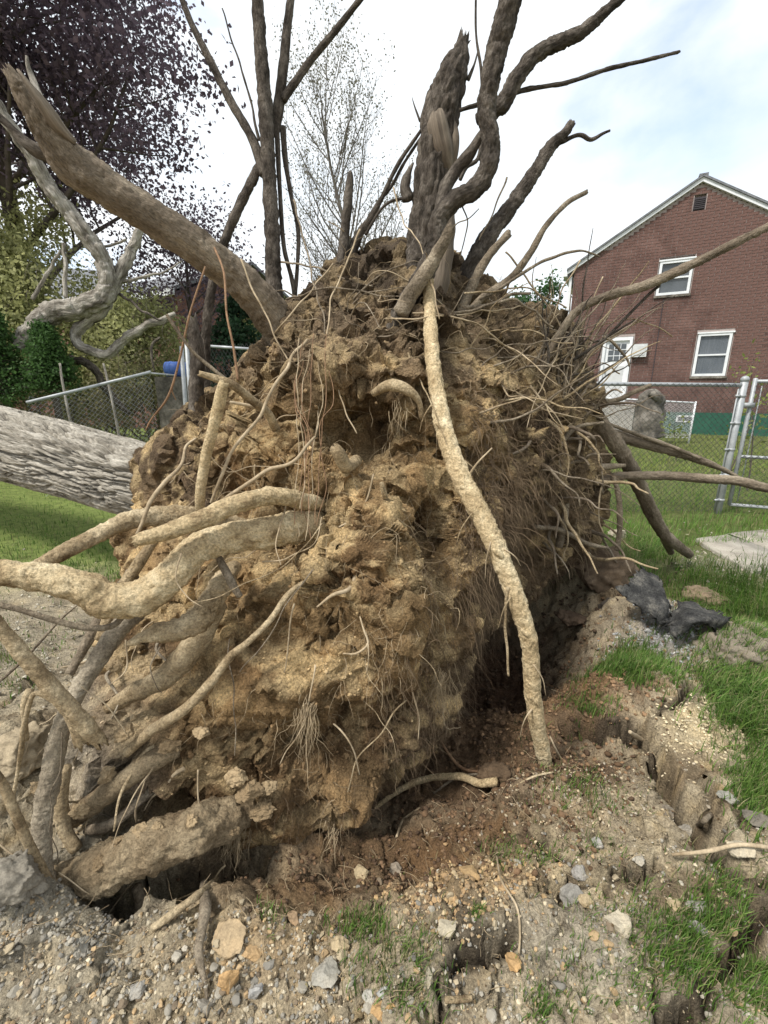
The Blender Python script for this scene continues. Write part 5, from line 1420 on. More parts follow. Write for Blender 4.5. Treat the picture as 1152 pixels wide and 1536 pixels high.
def make_tree(name, label, cat, base, height_, r0, leafcol, nleaf, lsize, seed, spread=0.55, levels=3, nbr=(14, 6, 4), scat=0.25, barkm='twig', up=0.5, start=0.2, lfrac=0.55, group=None, trunk=True):
    e = empty(name, tuple(base), label, cat, group)
    paths, tips = grow(base, height_, r0, spread, levels, nbr, seed, up, start, lfrac)
    tb = skeleton_mesh(paths[:1], 9); tb.build('trunk', M[barkm], e)
    skeleton_mesh(paths[1:], 3).build('branches', M[barkm], e)['kind'] = 'stuff'
    i = rng.integers(0, len(tips), nleaf)
    P = tips[i] + rng.normal(size=(nleaf, 3)) * scat
    k = np.clip(0.5 + 0.8 * fbm(P * 0.9 + seed, 2), 0, 1)[:, None]
    c = np.array(leafcol[0]) * (1 - k) + np.array(leafcol[1]) * k
    c = c * rng.uniform(0.7, 1.3, (nleaf, 1))
    V, Q, cl = leaf_mesh(P, lsize * rng.uniform(0.6, 1.3, nleaf), c)
    o = link('crown', mesh('crown', V, Q, None, {'col': cl}, smooth=False), M['leaf'], e)
    o['kind'] = 'stuff'
    return e
def gxy(px, Y):
    v = ray(px, 600)
    return np.array([v[0] / v[1] * Y, Y, 0.0])
# copper beech at the upper left
make_tree('purple_tree', 'tall dark purple-leaved tree at the upper left', 'tree', gxy(95, 11.5), 9.8, 0.24, [(0.085, 0.062, 0.080), (0.19, 0.142, 0.172)], 74000, 0.105, 3, spread=0.66, nbr=(26, 7, 4), scat=0.27, start=0.30, lfrac=0.46)
make_tree('purple_tree', 'lower purple-leaved tree thinning out right of the tall one', 'tree', gxy(300, 12.5), 5.2, 0.11, [(0.085, 0.062, 0.080), (0.19, 0.142, 0.172)], 8000, 0.09, 9, spread=0.66, nbr=(16, 6, 4), scat=0.34, start=0.42, lfrac=0.40)
# budding tree in the middle
make_tree('budding_tree', 'slender tree just coming into leaf behind the upright roots', 'tree', gxy(540, 15), 8.8, 0.10, [(0.14, 0.135, 0.10), (0.26, 0.25, 0.19)], 9500, 0.058, 17, spread=0.52, nbr=(36, 9, 5), scat=0.14, up=0.75, start=0.14, lfrac=0.38, barkm='pale_twig')
make_tree('green_tree', 'small fresh green tree showing between root ball and house', 'tree', gxy(812, 20), 4.9, 0.12, [(0.035, 0.085, 0.03), (0.07, 0.15, 0.05)], 5000, 0.16, 23, spread=0.6, nbr=(12, 6, 4), scat=0.25, start=0.3, lfrac=0.36)
# yellow-green spring shrubs
YG = [(0.27, 0.285, 0.105), (0.46, 0.46, 0.22)]
for k, (px, Y, hgt, lab, n) in enumerate([
        (20, 9.0, 3.9, 'yellow-green spring shrub at the left edge under the purple tree', 4200),
        (110, 10.5, 4.0, 'yellow-green spring shrub behind the crooked pale limb', 4200),
        (170, 9.5, 2.6, 'yellow-green spring shrub between the limb and the brick house', 3000),
        (235, 11.0, 2.7, 'loose yellow-green shrub rising just left of the upright stems', 2600),
        (-60, 8.0, 3.2, 'yellow-green shrub cut off by the left edge', 2500),
        (395, 13.0, 3.0, 'low yellow-green bush seen between the upright stems', 2200),
        (470, 14.5, 2.8, 'thin yellow-green bush under the budding tree', 2000)]):
    make_tree('spring_shrub', lab, 'shrub', gxy(px, Y), hgt, 0.05, YG, int(n * 3.2), 0.085, 40 + k, spread=0.62, nbr=(12, 5, 4), scat=0.2, start=0.08, lfrac=0.5, group='yellow-green shrubs behind the fallen trunk')
# bushy low scrub behind the left fence
SC = [(0.13, 0.125, 0.06), (0.27, 0.25, 0.13)]
for k, (px, Y, hgt, lab) in enumerate([(60, 7.4, 1.5, 'bare twiggy brush behind the sagging rail at far left'), (150, 7.8, 1.4, 'twiggy olive brush behind the middle of the sagging rail'), (225, 8.2, 1.6, 'twiggy olive brush left of the blue drum')]):
    make_tree('brush', lab, 'shrub', gxy(px, Y), hgt, 0.025, SC, 1500, 0.06, 70 + k, spread=0.6, nbr=(16, 6, 3), scat=0.12, start=0.03, lfrac=0.5)
def conifer(label, px, Y, hgt, wid, z0, n, cols, seed, name='evergreen', lsize=0.10):
    r_ = np.random.default_rng(seed)
    b = gxy(px, Y)
    e = empty(name, tuple(b), label, 'evergreen')
    mb = MB(); V, Q, T, tc = tube_arrays(np.array([[*b, 0.06], [b[0], b[1], z0 + hgt * 0.5, 0.04], [b[0], b[1], z0 + hgt * 0.95, 0.01]]), 8); mb.add(V, quads=Q, tris=T, tc=tc); mb.build('trunk', M['twig'], e)
    nb = 260
    t = r_.random(nb) ** 0.8
    a = r_.random(nb) * 2 * math.pi
    rad = wid * (1 - t) ** 0.65 * r_.uniform(0.75, 1.1, nb)
    tipz = z0 + hgt * t
    tip = np.stack([b[0] + rad * np.cos(a), b[1] + rad * np.sin(a), tipz], -1)
    root_ = np.stack([b[0] + 0 * a, b[1] + 0 * a, tipz - 0.15 * rad], -1)
    i = r_.integers(0, nb, n)
    f = r_.random(n)[:, None] ** 0.45
    P = root_[i] * (1 - f) + tip[i] * f + r_.normal(size=(n, 3)) * 0.05
    c = np.array(cols[0]) * (1 - f) + np.array(cols[1]) * f
    V, Q, cl = leaf_mesh(P, lsize * rng.uniform(0.6, 1.3, n), c * rng.uniform(0.7, 1.3, (n, 1)))
    o = link('crown', mesh('crown', V, Q, None, {'col': cl}, smooth=False), M['leaf'], e); o['kind'] = 'stuff'
    V, Q = strand_mesh(np.stack([root_, (root_ + tip) / 2, tip], 1), np.full(nb, 0.008), 0.3)
    link('branches', mesh('branches', V, Q), M['twig'], e)['kind'] = 'stuff'
EG = [(0.03, 0.065, 0.022), (0.08, 0.155, 0.045)]
conifer('dense bright green evergreen bush at the left edge', 8, 6.7, 1.35, 0.46, 1.22, 9000, EG, 1, lsize=0.05)
conifer('rounded green evergreen bush on thin stems under the crooked limb', 84, 6.8, 0.85, 0.40, 1.42, 9000, EG, 2, lsize=0.05)
conifer('dark green spruce behind the fence beyond the upright stems', 365, 10.0, 3.0, 1.5, 0.3, 6000, [(0.014, 0.035, 0.018), (0.035, 0.075, 0.035)], 3)
conifer('dark low evergreen behind the blue drum', 300, 9.6, 1.6, 1.0, 0.1, 3000, [(0.014, 0.035, 0.018), (0.03, 0.065, 0.03)], 4)

# crooked pale limbs of a neighbouring fallen tree
def limb(name, pts, parent, m='limb', sides=22, step=0.03, deep=0.12):
    P = pxpath(pts)
    P[:, 3] *= 0.86
    L = np.linalg.norm(np.diff(P[:, :3], axis=0), axis=1).sum()
    S_ = crom(P, max(10, int(L / step)))
    S_[:, :3] += 0.03 * np.stack([perlin(S_[:, :3] * 5), perlin(S_[:, :3] * 5 + 9), perlin(S_[:, :3] * 5 + 30)], -1)
    V, Q, T, tc = tube_arrays(S_, sides, lambda p, t: barkbump(0.16, 0.045, deep * 1.9, 0.12)(p, t) + 0.14 * fbm(p * 4, 2))
    return link(name, mesh(name, V, Q, T, {'tc': tc}), M[m], parent)
lb_ = empty('fallen_limb', tuple(gxy(160, 6.0)), 'crooked fallen limb with pale flaky bark behind the left fence', 'branch')
limb('main_limb', [(30, 520, 6.95, 46), (75, 470, 6.95, 48), (120, 462, 6.95, 46), (155, 445, 6.95, 44), (162, 415, 6.95, 38), (140, 365, 6.90, 36), (105, 320, 6.85, 36), (70, 275, 6.75, 34), (40, 225, 6.65, 30), (0, 165, 6.55, 27), (-40, 110, 6.45, 26)], lb_, sides=28, step=0.02)
limb('side_limb', [(162, 445, 7.00, 24), (180, 410, 7.05, 28), (200, 370, 7.15, 22), (208, 345, 7.15, 18), (214, 330, 7.15, 8)], lb_)
limb('side_limb', [(160, 445, 7.05, 30), (150, 470, 7.05, 24), (122, 490, 7.10, 26), (114, 510, 7.10, 22), (130, 525, 7.10, 22), (160, 532, 7.10, 20), (185, 510, 7.10, 20), (215, 492, 7.05, 18), (245, 478, 7.05, 16), (262, 470, 7.05, 10)], lb_)
limb('lower_limb', [(105, 538, 7.25, 20), (140, 552, 7.25, 18), (155, 580, 7.30, 16), (172, 600, 7.35, 16), (195, 622, 7.40, 10)], lb_, 'dark_root')
limb('twig', [(178, 425, 7.05, 8), (215, 416, 7.05, 7), (245, 408, 7.05, 5), (275, 392, 7.05, 3)], lb_, sides=8)
limb('twig', [(175, 438, 7.05, 7), (200, 456, 7.00, 6), (220, 470, 6.95, 6), (240, 480, 6.95, 4)], lb_, 'dark_root', sides=8)
limb('twig', [(98, 445, 6.95, 10), (98, 400, 7.00, 9), (96, 365, 7.05, 8)], lb_, sides=8)
limb('twig', [(50, 450, 7.05, 9), (70, 410, 7.05, 8), (92, 375, 7.05, 7)], lb_, sides=8)
limb('twig', [(150, 372, 7.05, 6), (170, 366, 7.05, 6), (190, 360, 7.05, 5)], lb_, sides=8)
limb('twig', [(240, 505, 6.95, 6), (228, 520, 6.95, 6), (228, 545, 6.95, 5), (232, 560, 6.95, 3)], lb_, 'dark_root', sides=8)
for k, (pts, lab) in enumerate([([(90, 545, 6.2, 4), (97, 590, 6.1, 5), (108, 622, 6.0, 7)], 'thin grey sapling stem leaning on the sagging fence, left one'), ([(155, 545, 6.4, 4), (168, 600, 6.3, 5), (180, 640, 6.2, 5)], 'thin grey sapling stem leaning on the sagging fence, right one')]):
    p = pxpath(pts); p[-1, 2] = -0.02
    tag(root('sapling', pts, M['limb'], None, path=p, sides=7, step=0.05), lab, 'sapling')
# wisps of broken twigs near the limb end
tw = MB()
for k in range(140):
    c = at(random.uniform(40, 270), random.uniform(360, 545), 7.05)
    n = 1
    V, Q = strands(c[None], rng.normal(size=(1, 3)), np.array([random.uniform(0.15, 0.5)]), np.array([0.004]), 6, 0.25, 0.3)
    tw.add(V, quads=Q)
o = tw.build('twigs', M['twig'], lb_); o['kind'] = 'stuff'

# ------------------------------------------------------------------ path slabs, fabric, clods
def slab(label, corners, th=0.06, lift=0.035):
    W = [gp(*c) for c in corners]
    n = len(W)
    P = crom(np.array([[*w, 0] for w in W + [W[0]]]), 1) if False else None
    # dense outline with worn edges
    out = []
    for a, b in zip(W, W[1:] + W[:1]):
        for t in np.linspace(0, 1, 14, endpoint=False):
            p = a * (1 - t) + b * t
            p = p + 0.02 * np.array([perlin(np.array([p * 4]))[0], perlin(np.array([p * 4 + 9]))[0], 0])
            out.append(p)
    out = np.array(out)
    m = len(out)
    c = out.mean(0)
    inn = c + (out - c) * 0.985
    top = inn + (0, 0, lift)
    V = np.concatenate([out + (0, 0, lift - th), out + (0, 0, lift - 0.012), top, [c + (0, 0, lift)]])
    Q = [[k * m + i, k * m + (i + 1) % m, (k + 1) * m + (i + 1) % m, (k + 1) * m + i] for k in range(2) for i in range(m)]
    T = [[2 * m + i, 2 * m + (i + 1) % m, 3 * m] for i in range(m)]
    me = mesh('path_slab', V, Q, T)
    return tag(link('path_slab', me, M['concrete']), label, 'paving slab', 'concrete slabs of the garden path')
slab('pale concrete path slab nearest the root end', [(1042, 812), (1095, 806), (1180, 842), (1130, 866), (1082, 838)])
slab('pale concrete path slab beside the gate', [(1086, 806), (1150, 798), (1260, 808), (1262, 842), (1178, 838)])

def sheet(name, label, cat, rows, thick, m, wob=0.01, nu=30, nv=22):
    """bent sheet through a grid of photo points (px,py,z above terrain)"""
    G = []
    for r in rows:
        G.append(crom(np.array([[*gp(px, py, z), 0] for px, py, z in r]), nu)[:, :3])
    G = np.array(G)
    S_ = np.stack([crom(np.concatenate([G[:, i], np.zeros((len(rows), 1))], 1), nv)[:, :3] for i in range(nu)], 1)
    P = S_.reshape(-1, 3)
    P = P + wob * np.stack([perlin(P * 14), perlin(P * 14 + 20), 1.3 * perlin(P * 11 + 40)], -1)
    E_ = np.zeros((nv, nu)); E_[0] = E_[-1] = 1; E_[:, 0] = E_[:, -1] = 1
    P += (E_.reshape(-1, 1) * 0.035) * np.stack([perlin(P * 55), perlin(P * 55 + 20), perlin(P * 55 + 40)], -1)
    I = np.arange(nv * nu).reshape(nv, nu)
    Q = np.stack([I[:-1, :-1], I[:-1, 1:], I[1:, 1:], I[1:, :-1]], -1).reshape(-1, 4)
    o = link(name, mesh(name, P, Q), M[m])
    md = o.modifiers.new('thickness', 'SOLIDIFY'); md.thickness = thick
    return tag(o, label, cat)
sheet('landscape_fabric', 'torn piece of black landscape fabric standing up on the soil heap', 'fabric',
      [[(925, 885, 0.33), (945, 868, 0.36), (962, 850, 0.40)], [(945, 905, 0.27), (972, 890, 0.31), (992, 872, 0.34)], [(975, 925, 0.21), (992, 915, 0.25), (1000, 892, 0.30)], [(992, 938, 0.17), (1002, 928, 0.20), (1004, 905, 0.26)]], 0.004, 'fabric')
sheet('landscape_fabric', 'folded black landscape fabric draped over the grey clod at right', 'fabric',
      [[(1004, 920, 0.20), (1030, 905, 0.24), (1058, 915, 0.22), (1085, 922, 0.20)], [(1006, 940, 0.19), (1030, 930, 0.24), (1062, 926, 0.25), (1090, 932, 0.21)], [(1012, 958, 0.15), (1036, 942, 0.20), (1060, 938, 0.21), (1086, 940, 0.18)]], 0.004, 'fabric', 0.02)

def stone(name, label, cat, px, py, wpx, hpx, col, seed, sub=2, group=None, z=None, cut=6, rough=0.18, m='stone', flat=None):
    p = gh(px, py)
    k = np.linalg.norm(p - np.array([0, 0, CH])) / FPX
    v, f = rock_shape(sub, seed, cut, rough)
    v = v * np.array([wpx * k * 0.55, wpx * k * 0.45, hpx * k * 0.55])
    a = seed * 1.7
    v = np.stack([v[:, 0] * math.cos(0.2 * math.sin(a)) - v[:, 1] * math.sin(0.2 * math.sin(a)), v[:, 0] * math.sin(0.2 * math.sin(a)) + v[:, 1] * math.cos(0.2 * math.sin(a)), v[:, 2]], -1)
    me = mesh(name, v, None, f, {'col': np.tile(np.array(col), (len(v), 1))}, smooth=sub >= 4)
    o = link(name, me, M[m])
    o.location = (p[0], p[1], p[2] + hpx * k * (0.12 if sub < 4 else 0.2))
    return tag(o, label, cat, group)
GREY, TAN, PALE, ORANGE, BRN = (0.27, 0.255, 0.225), (0.42, 0.33, 0.20), (0.48, 0.42, 0.31), (0.44, 0.28, 0.13), (0.17, 0.115, 0.07)
CL = 'soil clod'
clods = [
    (1100, 985, 84, 50, (0.20, 0.17, 0.13), 201, 'broad flat grey-brown soil clod under the folded fabric'),
    (975, 945, 55, 38, (0.14, 0.098, 0.06), 202, 'lumpy brown soil clod at the foot of the standing fabric'),
    (893, 872, 80, 66, (0.145, 0.105, 0.07), 203, 'crumbly brown clod on the rim of the pit beside the root ball'),
    (855, 935, 40, 26, (0.09, 0.062, 0.042), 204, 'dark brown clod lying inside the pit'),
    (918, 925, 34, 42, (0.065, 0.055, 0.045), 205, 'dark rooty clod below the standing fabric'),
    (1055, 900, 40, 22, (0.2, 0.15, 0.1), 206, 'reddish clod behind the folded fabric'),
    (925, 805, 22, 14, (0.33, 0.29, 0.22), 207, 'small pale clod in the grass left of the slanting root'),
    (40, 1140, 60, 46, (0.30, 0.245, 0.165), 221, 'pale clay clod among the roots at the left edge'),
    (100, 1215, 46, 40, (0.28, 0.225, 0.15), 222, 'pale clay clod behind the long grey root at lower left'),
    (20, 1335, 54, 40, (0.20, 0.18, 0.145), 223, 'grey crusted clod at the lower left edge'),
    (745, 1170, 40, 26, (0.10, 0.068, 0.042), 209, 'dark clod at the tip of the yellow stick'),
    (990, 1165, 46, 34, (0.16, 0.125, 0.085), 210, 'brown clod breaking off along the ground crack'),
]
for px, py, w, h, c, s, lab in clods:
    stone('soil_clod', lab, CL, px, py, w, h, c, s, sub=4, cut=3, rough=0.35, m='crumb')
rocks = [
    (920, 1388, 40, 46, PALE, 1, 'largest pale angular stone at the lower right'), (862, 1348, 34, 34, GREY, 2, 'flat grey stone left of the large pale stone'),
    (880, 1352, 20, 22, TAN, 3, 'rounded tan stone beside the flat grey stone'), (904, 1420, 26, 22, ORANGE, 4, 'orange stone just below the large pale stone'),
    (1027, 1497, 30, 32, (0.55, 0.46, 0.28), 5, 'cream stone on the edge of the lower right crack'), (1110, 1275, 28, 26, PALE, 6, 'pale flat stone by the thin pale twig at right'),
    (1090, 1201, 24, 20, (0.30, 0.29, 0.25), 7, 'smooth grey stone at the right edge of the grass'), (1130, 1230, 34, 24, (0.17, 0.15, 0.12), 8, 'dull brown stone half in the right-hand grass'),
    (1012, 1360, 18, 18, TAN, 9, 'small ochre stone right of the large pale stone'), (1046, 1400, 22, 24, GREY, 10, 'grey stone in the thin grass at lower right'),
    (1048, 1362, 24, 24, (0.33, 0.31, 0.27), 11, 'light grey stone above the thin grass at lower right'), (345, 1475, 28, 48, ORANGE, 12, 'tall orange sandstone lump at the lower left'),
    (376, 1430, 30, 26, (0.46, 0.31, 0.16), 13, 'orange lump upper right of the tall orange one'), (350, 1408, 46, 34, (0.40, 0.30, 0.18), 14, 'wide tan lump at the edge of the dark gap'),
    (306, 1512, 24, 34, (0.30, 0.275, 0.23), 15, 'long grey stone under the hanging root end'), (205, 1484, 22, 20, (0.34, 0.32, 0.28), 16, 'round pale grey stone in the lower left gravel'),
    (120, 1424, 26, 24, (0.30, 0.28, 0.235), 17, 'grey stone below the pale root tip at lower left'), (8, 1480, 30, 36, (0.33, 0.31, 0.27), 18, 'pale grey stone at the very left edge'),
    (300, 1480, 16, 22, GREY, 19, 'narrow grey stone left of the tall orange lump'), (384, 1490, 18, 26, (0.36, 0.35, 0.33), 20, 'light bluish stone right of the tall orange lump'),
    (575, 1490, 18, 18, (0.36, 0.355, 0.33), 21, 'light grey pebble at the bottom centre'), (555, 1498, 18, 18, (0.4, 0.38, 0.33), 22, 'pale pebble beside the light grey one at bottom centre'),
    (580, 1520, 34, 32, ORANGE, 23, 'broad orange stone on the bottom edge'), (670, 1393, 24, 20, (0.42, 0.37, 0.27), 24, 'pale stone at the head of the dark soil clod'),
    (545, 1310, 24, 22, TAN, 25, 'tan stone on the brown soil below the root ball'), (596, 1305, 20, 18, (0.3, 0.25, 0.19), 26, 'round brown-grey stone on the brown soil'),
    (705, 1312, 34, 18, (0.38, 0.26, 0.13), 27, 'flat orange clod right of the tan stone'), (676, 1345, 22, 20, (0.43, 0.31, 0.17), 28, 'ochre stone below the flat orange clod'),
    (770, 1447, 24, 26, ORANGE, 29, 'orange stone by the black clod'), (510, 1420, 24, 22, TAN, 30, 'tan stone left of the foreground grass patch'),
    (488, 1460, 40, 22, (0.34, 0.32, 0.27), 31, 'whitish crumbly lump left of the foreground grass'), (640, 1470, 22, 30, (0.34, 0.3, 0.22), 32, 'pale lump right of the foreground grass'),
    (1000, 1220, 20, 18, (0.2, 0.17, 0.13), 33, 'brown stone fallen into the ground crack'), (870, 1310, 22, 18, (0.3, 0.28, 0.25), 34, 'grey stone above the flat grey stone'),
    (955, 1290, 18, 16, (0.35, 0.32, 0.26), 35, 'pale grey stone midway along the right slope'), (895, 1265, 16, 14, (0.33, 0.31, 0.28), 36, 'small grey stone at the top of the right slope'),
    (1000, 972, 16, 12, (0.34, 0.34, 0.33), 37, 'light grey crushed stone below the fabric'), (1030, 1245, 18, 16, (0.3, 0.27, 0.22), 38, 'grey-brown stone left of the thin twig'),
    (265, 1435, 18, 16, (0.36, 0.33, 0.27), 39, 'pale stone in front of the dark gap'), (440, 1380, 20, 18, (0.32, 0.22, 0.13), 40, 'reddish stone at the lower edge of the brown soil'),
]
for px, py, w, h, c, s, lab in rocks:
    stone('stone', lab, 'stone', px, py, w * 0.80, h * 0.60, np.array(c) * 0.86, s, sub=3, cut=9, rough=0.3)

# countable pebbles of the foreground gravel, then the gravel itself
PCOL = 0.95 * np.array([(0.30, 0.275, 0.225), (0.36, 0.33, 0.27), (0.40, 0.33, 0.22), (0.22, 0.205, 0.175), (0.38, 0.27, 0.15), (0.46, 0.40, 0.29), (0.2, 0.155, 0.105)])
pm = []
for s in range(8):
    v, f = rock_shape(1, 300 + s, 5, 0.15)
    pm.append((v, f))
pme = []
PMI = {}
PNAME = ['mid grey', 'pale grey', 'tan', 'dark grey', 'orange', 'cream', 'brown']
for s in range(8):
    for c in range(len(PCOL)):
        v, f = pm[s]
        me = mesh('pebble', v, None, f, {'col': np.tile(PCOL[c], (len(v), 1))}, smooth=False)
        me.materials.append(M['stone'])
        pme.append(me)
        PMI[me.name] = c
def on_ground(P):
    P[:, 2] = height(P[:, 0], P[:, 1])
    return P
areas = [((0, 1395, 460, 1535), 60, 'pebble lying in the grey gravel of the lower left foreground'), ((760, 1290, 1100, 1535), 50, 'pebble lying on the thin grass and grit of the lower right slope'),
         ((480, 1310, 760, 1535), 36, 'pebble lying on the brown soil of the lower middle foreground')]
for (x0, y0, x1, y1), n, lab in areas:
    for k in range(n):
        p = gh(random.uniform(x0, x1), random.uniform(y0, y1))
        r = 0.0065 + 0.008 * random.random() ** 1.6
        o = bpy.data.objects.new('pebble', pme[random.randrange(len(pme))])
        z = float(height(np.array([p[0]]), np.array([p[1]]))[0])
        o.location = (p[0], p[1], z + r * 0.25)
        o.rotation_euler = (random.uniform(-0.4, 0.4), random.uniform(-0.4, 0.4), random.uniform(0, 6.28))
        o.scale = (r * random.uniform(0.8, 1.4), r * random.uniform(0.7, 1.1), r * random.uniform(0.5, 0.8))
        COL.objects.link(o)
        cn = PNAME[PMI[o.data.name]]
        tag(o, cn + ' ' + lab, 'pebble', cn + ' ' + lab.replace('pebble', 'pebbles'))
def px_scatter(n, cx, cy, rx, ry, uniform=False):
    if uniform:
        u = np.stack([rng.uniform(cx - rx, cx + rx, n), rng.uniform(cy - ry, cy + ry, n)], 1)
    else:
        u = rng.normal(size=(n, 2)) * np.array([rx, ry]) * 0.5 + np.array([cx, cy])
    a = (u[:, 0] - 576) / FPX
    b = (768 - u[:, 1]) / FPX
    dz = -ST + b * CT
    ok = dz < -0.02
    t = -CH / np.where(ok, dz, -1)
    P = np.stack([a * t, (CT + b * ST) * t, np.zeros(n)], 1)[ok]
    return P
def pebbles(n, c, smin, smax, cols, power=2.5, uniform=False, kinds=None):
    P = on_ground(px_scatter(n, *c, uniform))
    s = smin + (smax - smin) * rng.random(len(P)) ** power
    cc = np.array(cols)[rng.integers(0, len(cols), len(P))] * rng.uniform(0.75, 1.25, (len(P), 1))
    P[:, 2] += s * 0.25
    return scatter(P, s, cc, kinds or KS, 0.75)
gm = MB()
def merge(mb):
    off = 0
    for V, T, c in zip(mb.V, mb.T, mb.A['col']):
        gm.add(V, tris=T - off, col=c)
        off += len(V)
merge(pebbles(3300, (230, 1465, 300, 95), 0.0018, 0.008, PCOL, 2.0, True))
merge(pebbles(1000, (60, 1380, 110, 70), 0.0015, 0.006, [(0.24, 0.225, 0.19), (0.3, 0.28, 0.24)], 2.0, True))
merge(pebbles(2000, (900, 1400, 270, 140), 0.0016, 0.007, PCOL, 2.2, True))
merge(pebbles(1400, (690, 1340, 130, 70), 0.002, 0.009, [(0.36, 0.25, 0.13), TAN, (0.33, 0.22, 0.115), (0.24, 0.17, 0.10)], 2.2))
merge(pebbles(1100, (620, 1450, 180, 90), 0.0016, 0.006, PCOL, 2.2, True))
merge(pebbles(900, (1000, 975, 80, 36), 0.004, 0.011, [(0.30, 0.30, 0.295), (0.38, 0.38, 0.37), (0.24, 0.24, 0.24)], 1.5))
merge(pebbles(900, (1050, 1112, 90, 46), 0.002, 0.007, [(0.5, 0.42, 0.27), (0.56, 0.48, 0.33)], 1.8))
merge(pebbles(900, (870, 1200, 160, 60), 0.002, 0.007, [(0.4, 0.33, 0.22), (0.3, 0.26, 0.2)], 2))
merge(pebbles(800, (40, 970, 220, 120), 0.003, 0.012, [(0.34, 0.31, 0.25), (0.42, 0.39, 0.31)], 2))
merge(pebbles(800, (1110, 850, 90, 50), 0.003, 0.014, [(0.42, 0.38, 0.3), (0.34, 0.31, 0.26)], 2))
tag(gm.build('gravel', M['stone'], None, smooth=False), 'fine gravel and grit strewn over the ground', 'gravel', kind='stuff')
gm = MB()
SO = [(0.12, 0.075, 0.043), (0.16, 0.10, 0.058), (0.085, 0.055, 0.035)]
merge(pebbles(1800, (740, 1060, 200, 190), 0.003, 0.016, SO, 2.6))
merge(pebbles(1800, (855, 1040, 150, 110), 0.003, 0.012, [(0.2, 0.125, 0.07), (0.26, 0.165, 0.095), (0.16, 0.1, 0.058)], 2.2))
merge(pebbles(1700, (600, 1260, 260, 90), 0.002, 0.010, SO, 2.6))
merge(pebbles(1100, (800, 1165, 170, 60), 0.002, 0.010, SO, 2.4))
merge(pebbles(700, (780, 920, 130, 90), 0.005, 0.02, [(0.10, 0.065, 0.042), (0.07, 0.047, 0.032)], 2))
merge(pebbles(800, (960, 900, 160, 80), 0.003, 0.012, [(0.19, 0.14, 0.09), (0.13, 0.095, 0.065)], 2))
tag(gm.build('loose_soil', M['crumb'], None, smooth=True), 'loose crumbs of brown soil around the pit', 'soil', kind='stuff')

# ------------------------------------------------------------------ loose sticks and roots on the ground
def stick(label, pts, m, name='stick', cat='stick', lift=0.0):
    P = []
    for px, py, w, dz in pts:
        p = gh(px, py)
        q = gp(px, py, p[2] + dz + 0.5 * w * 0.0018)
        P.append([*q, 0.5 * w * np.linalg.norm(q - np.array([0, 0, CH])) / FPX])
    return tag(root(name, None, M[m], None, path=np.array(P), sides=8, amp=0.2, f=40, step=0.01, jag=0.3), label, cat)
stick('curved yellowish root lying on the brown soil below the pit', [(562, 1212, 5, 0.0), (600, 1185, 7, 0.03), (640, 1168, 8, 0.05), (690, 1165, 9, 0.05), (720, 1175, 10, 0.04), (746, 1172, 11, 0.03)], 'yellow_root', 'loose_root', 'root')
stick('thin orange root bent beside the yellowish one', [(655, 1103, 3, 0.03), (680, 1140, 4, 0.03), (700, 1155, 4, 0.03), (735, 1157, 3, 0.03)], 'orange_root', 'loose_root', 'root')
stick('grey twig under the yellowish root', [(650, 1190, 3, 0.01), (690, 1165, 3, 0.02), (755, 1160, 3, 0.02)], 'grey_root')
stick('short pale stick at the bottom beside the dark crack', [(668, 1500, 6, 0.015), (690, 1499, 6, 0.015), (708, 1497, 6, 0.015)], 'tan_root')
stick('thin pale twig stretching to the right edge', [(1008, 1282, 3, 0.015), (1060, 1277, 4, 0.02), (1110, 1267, 4, 0.025), (1160, 1272, 4, 0.02)], 'rootlet')
stick('grey stick bridging the right crack', [(1042, 1243, 5, 0.02), (1055, 1232, 5, 0.03), (1066, 1222, 5, 0.03)], 'grey_root')
stick('pale root end hanging down over the lower left gravel', [(305, 1325, 8, 0.03), (308, 1360, 12, 0.03), (303, 1395, 10, 0.02), (298, 1430, 9, 0.015), (308, 1475, 4, 0.01), (310, 1500, 3, 0.006)], 'grey_root', 'loose_root', 'root')
stick('brown root lying across the mouth of the dark gap', [(228, 1393, 7, 0.02), (262, 1368, 8, 0.03), (300, 1340, 8, 0.04), (325, 1318, 5, 0.05)], 'tan_root', 'loose_root', 'root')
stick('wiry pale rootlet on the orange soil at the lower centre', [(745, 1285, 2, 0.01), (752, 1320, 2.5, 0.01), (775, 1360, 2.5, 0.015), (780, 1400, 2.5, 0.01), (778, 1430, 2, 0.01)], 'rootlet', 'loose_root', 'root')
stick('pale wiry rootlet on the brown soil below the yellow root', [(595, 1255, 3, 0.0), (605, 1230, 3, 0.02), (630, 1212, 3, 0.01)], 'rootlet', 'loose_root', 'root')
stick('short pale root poking from the crack edge', [(945, 1098, 4, 0.02), (955, 1105, 6, 0.02), (965, 1110, 5, 0.01)], 'rootlet', 'loose_root', 'root')
stick('thin rootlet curving down by the end of the long pale root', [(825, 1105, 2, 0.03), (840, 1135, 2.5, 0.02), (858, 1155, 2, 0.01)], 'rootlet', 'loose_root', 'root')
stick('thin brown rootlet on the dark soil right of the yellow root', [(770, 1180, 2, 0.015), (800, 1165, 2.5, 0.02), (830, 1158, 2, 0.01)], 'tan_root', 'loose_root', 'root')

